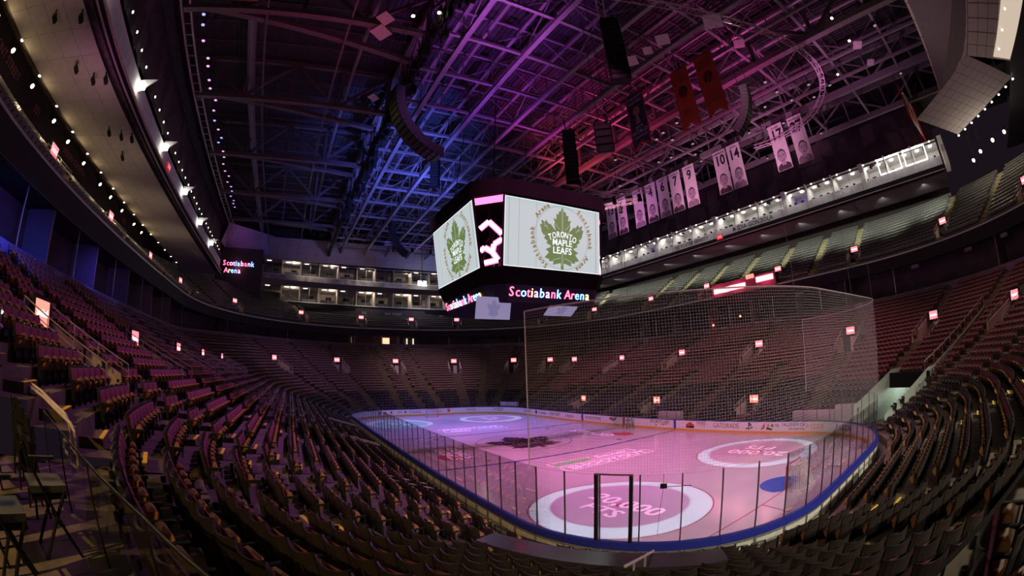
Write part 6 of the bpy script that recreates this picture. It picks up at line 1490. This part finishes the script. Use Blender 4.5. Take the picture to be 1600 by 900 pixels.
for s in (-1, 1): MB().cone(q + X * .12 * s + Vector((0, 0, -.16)), q + X * .14 * s - Yv * .1 + Vector((0, 0, -.3)), .05, .07, 8).obj('lamp_head', rail_metal, t)
# long press desk in front of the lowest rows, top lit pink
t = thing('press_desk', 'long dark press desk with a smooth pink lit top above the lowest rows', 'desk')
ua, ub = U('C-+', 70), U('C-+', 43); n = 10
def Pd(f, d, z): return P(ua + (ub - ua) * f, d, z)
A = [Pd(i / n, 3.9, 2.55) for i in range(n + 1)]; B_ = [Pd(i / n, 4.65, 2.55) for i in range(n + 1)]
MB().strip(A, B_).strip([p - Vector((0, 0, .04)) for p in A], A).strip(B_, [p - Vector((0, 0, .04)) for p in B_]).obj('desk_top', mat('desk_laminate', (.035, .025, .035), .16, spec=.7), t)
MB().strip([p - Vector((0, 0, .04)) for p in B_], [p - Vector((0, 0, .75)) for p in B_]).obj('rear_panel', mat('desk_dark', (.02, .018, .02), .5), t)
MB().strip([p - Vector((0, 0, .04)) for p in A], [p - Vector((0, 0, 1.0)) for p in A]).obj('front_panel', MATS['desk_dark'], t)
shelf = [Pd(i / n, 4.5, 2.15) for i in range(n + 1)]; shelf2 = [Pd(i / n, 5.0, 2.15) for i in range(n + 1)]; MB().strip(shelf, shelf2).obj('shelf', MATS['desk_dark'], t)
for i, (f, lab) in enumerate(((.12, 'pair of folded paper cards at the left end of the press desk'), (.33, 'small white framed card on the press desk'), (.40, 'folded paper card next to the framed one on the press desk'), (.72, 'folded paper card near the right end of the press desk'))):
    p = Pd(f, 4.85, 2.16); c = thing('paper_card', lab, 'paper')
    for s in (0, 1) if i == 0 else (0,): 
        q = p + Vector((s * .18, -s * .1, 0)); MB().add([q + Vector((-.1, .05, 0)), q + Vector((.06, -.08, 0)), q + Vector((0, 0, .16)), q + Vector((-.04, -.1, 0)), q + Vector((.12, -.2, .01))], [(0, 1, 2), (1, 3, 2), (1, 4, 2)]).obj('sheet', white_paint, c)
# barred barriers behind the near boards
def bar_rail(label, a0, a1, d, z0=.05, h=1.05):
    t = thing('barred_barrier', label, 'barrier'); u0, u1 = U('C-+', a0), U('C-+', a1); n = max(6, int(abs(u1 - u0) * 1.1 / .13))
    pts = [P(u0 + (u1 - u0) * i / n, d, 0) for i in range(n + 1)]
    r = [Vector((pts[0].x, pts[0].y, z0))] + [Vector((p.x, p.y, z0 + h)) for p in pts] + [Vector((pts[-1].x, pts[-1].y, z0))]; MB().tube(r, .028, 6).obj('frame', black_metal, t)
    MB().tube([Vector((p.x, p.y, z0 + .12)) for p in pts], .02, 5).obj('bottom_rail', black_metal, t)
    for p in pts[1:-1]: MB().tube([(p.x, p.y, z0 + .12), (p.x, p.y, z0 + h)], .012, 4).obj('bar', black_metal, t)
for i, (a0, a1) in enumerate(((88.5, 80.5), (80, 70), (48, 43), (42, 33), (32, 29), (26, 20), (19, 13))): bar_rail('black barred crowd barrier behind the corner boards, %s from the camera side' % ORD[i], a0, a1, 1.15)
# pink stair rail beside the desk, running down to the ice
t = thing('stair_rail', 'straight pinkish handrail coming down at the bottom centre of the view', 'handrail')
a, b_ = Vector((-31.35, 16.0, 3.35)), Vector((-30.05, 13.9, 2.55)); MB().tube([a, b_, b_ + Vector((0, 0, -.9))], .035, 8).obj('rail', rail_metal, t)
for f in (.25, .65): p = a.lerp(b_, f); MB().tube([p, p - Vector((0, 0, .95))], .025, 6).obj('post', rail_metal, t)
# handrails at the gates of the camera side boards
def gate_rail(label, u, d0, d1, z):
    t = thing('gate_rail', label, 'railing'); 
    for s in (-.5, .5):
        n_, t_ = nrm(u); p, q = P(u, d0, z) + t_ * s, P(u, d1, z + .8) + t_ * s
        MB().tube([p, p + Vector((0, 0, .95)), q + Vector((0, 0, .95)), q], .03, 8).obj('rail', rail_metal, t); MB().tube([p + Vector((0, 0, .5)), q + Vector((0, 0, .5))], .022, 6).obj('mid_rail', rail_metal, t)
gate_rail('steel gate railing at the camera side boards, nearest the camera', U('S+', -16.0), 1.6, 4.2, .3); gate_rail('steel gate railing at the camera side boards near the players gate', U('S+', -3.5), 1.6, 4.4, .5); gate_rail('steel gate railing at the camera side boards, farthest from the camera', U('S+', 7.5), 1.6, 4.4, .6)
# equipment hanging under the upper deck front
for i, (key, v) in enumerate((('C--', 62), ('C--', 52), ('C--', 42), ('S-', -12), ('S-', -24))):
    u = U(key, v); n_, t_ = nrm(u); p = P(u, 24.2, 14.2); t = thing('deck_speaker', 'pale wedge loudspeaker under the upper deck front, %s from the right' % ORD[i if key == 'C--' else i], 'speaker')
    MB().obox(p, n_ * .2, t_ * .55, (0, 0, .2)).obj('cabinet', mat('wedge_grey', (.24, .18, .20), .7), t); MB().tube([p, p + Vector((0, 0, .7))], .03).obj('bracket', black_metal, t)

# parts never carry a category: nothing to strip; face the far tidy-up
for o in list(bpy.data.objects):
    if o.type == 'EMPTY' and not o.children: bpy.data.objects.remove(o)

# lettering becomes real mesh; empty groupings go
bpy.context.view_layer.update()
dg = bpy.context.evaluated_depsgraph_get()
for o in [o for o in bpy.data.objects if o.type == 'FONT']:
    me = bpy.data.meshes.new_from_object(o.evaluated_get(dg)); nm = o.name; par = o.parent; mw = o.matrix_world.copy(); mb = o.matrix_basis.copy()
    bpy.data.objects.remove(o)
    if len(me.vertices) == 0: continue
    q = bpy.data.objects.new(nm, me); q.parent = par; q.matrix_basis = mb; COL.objects.link(q)
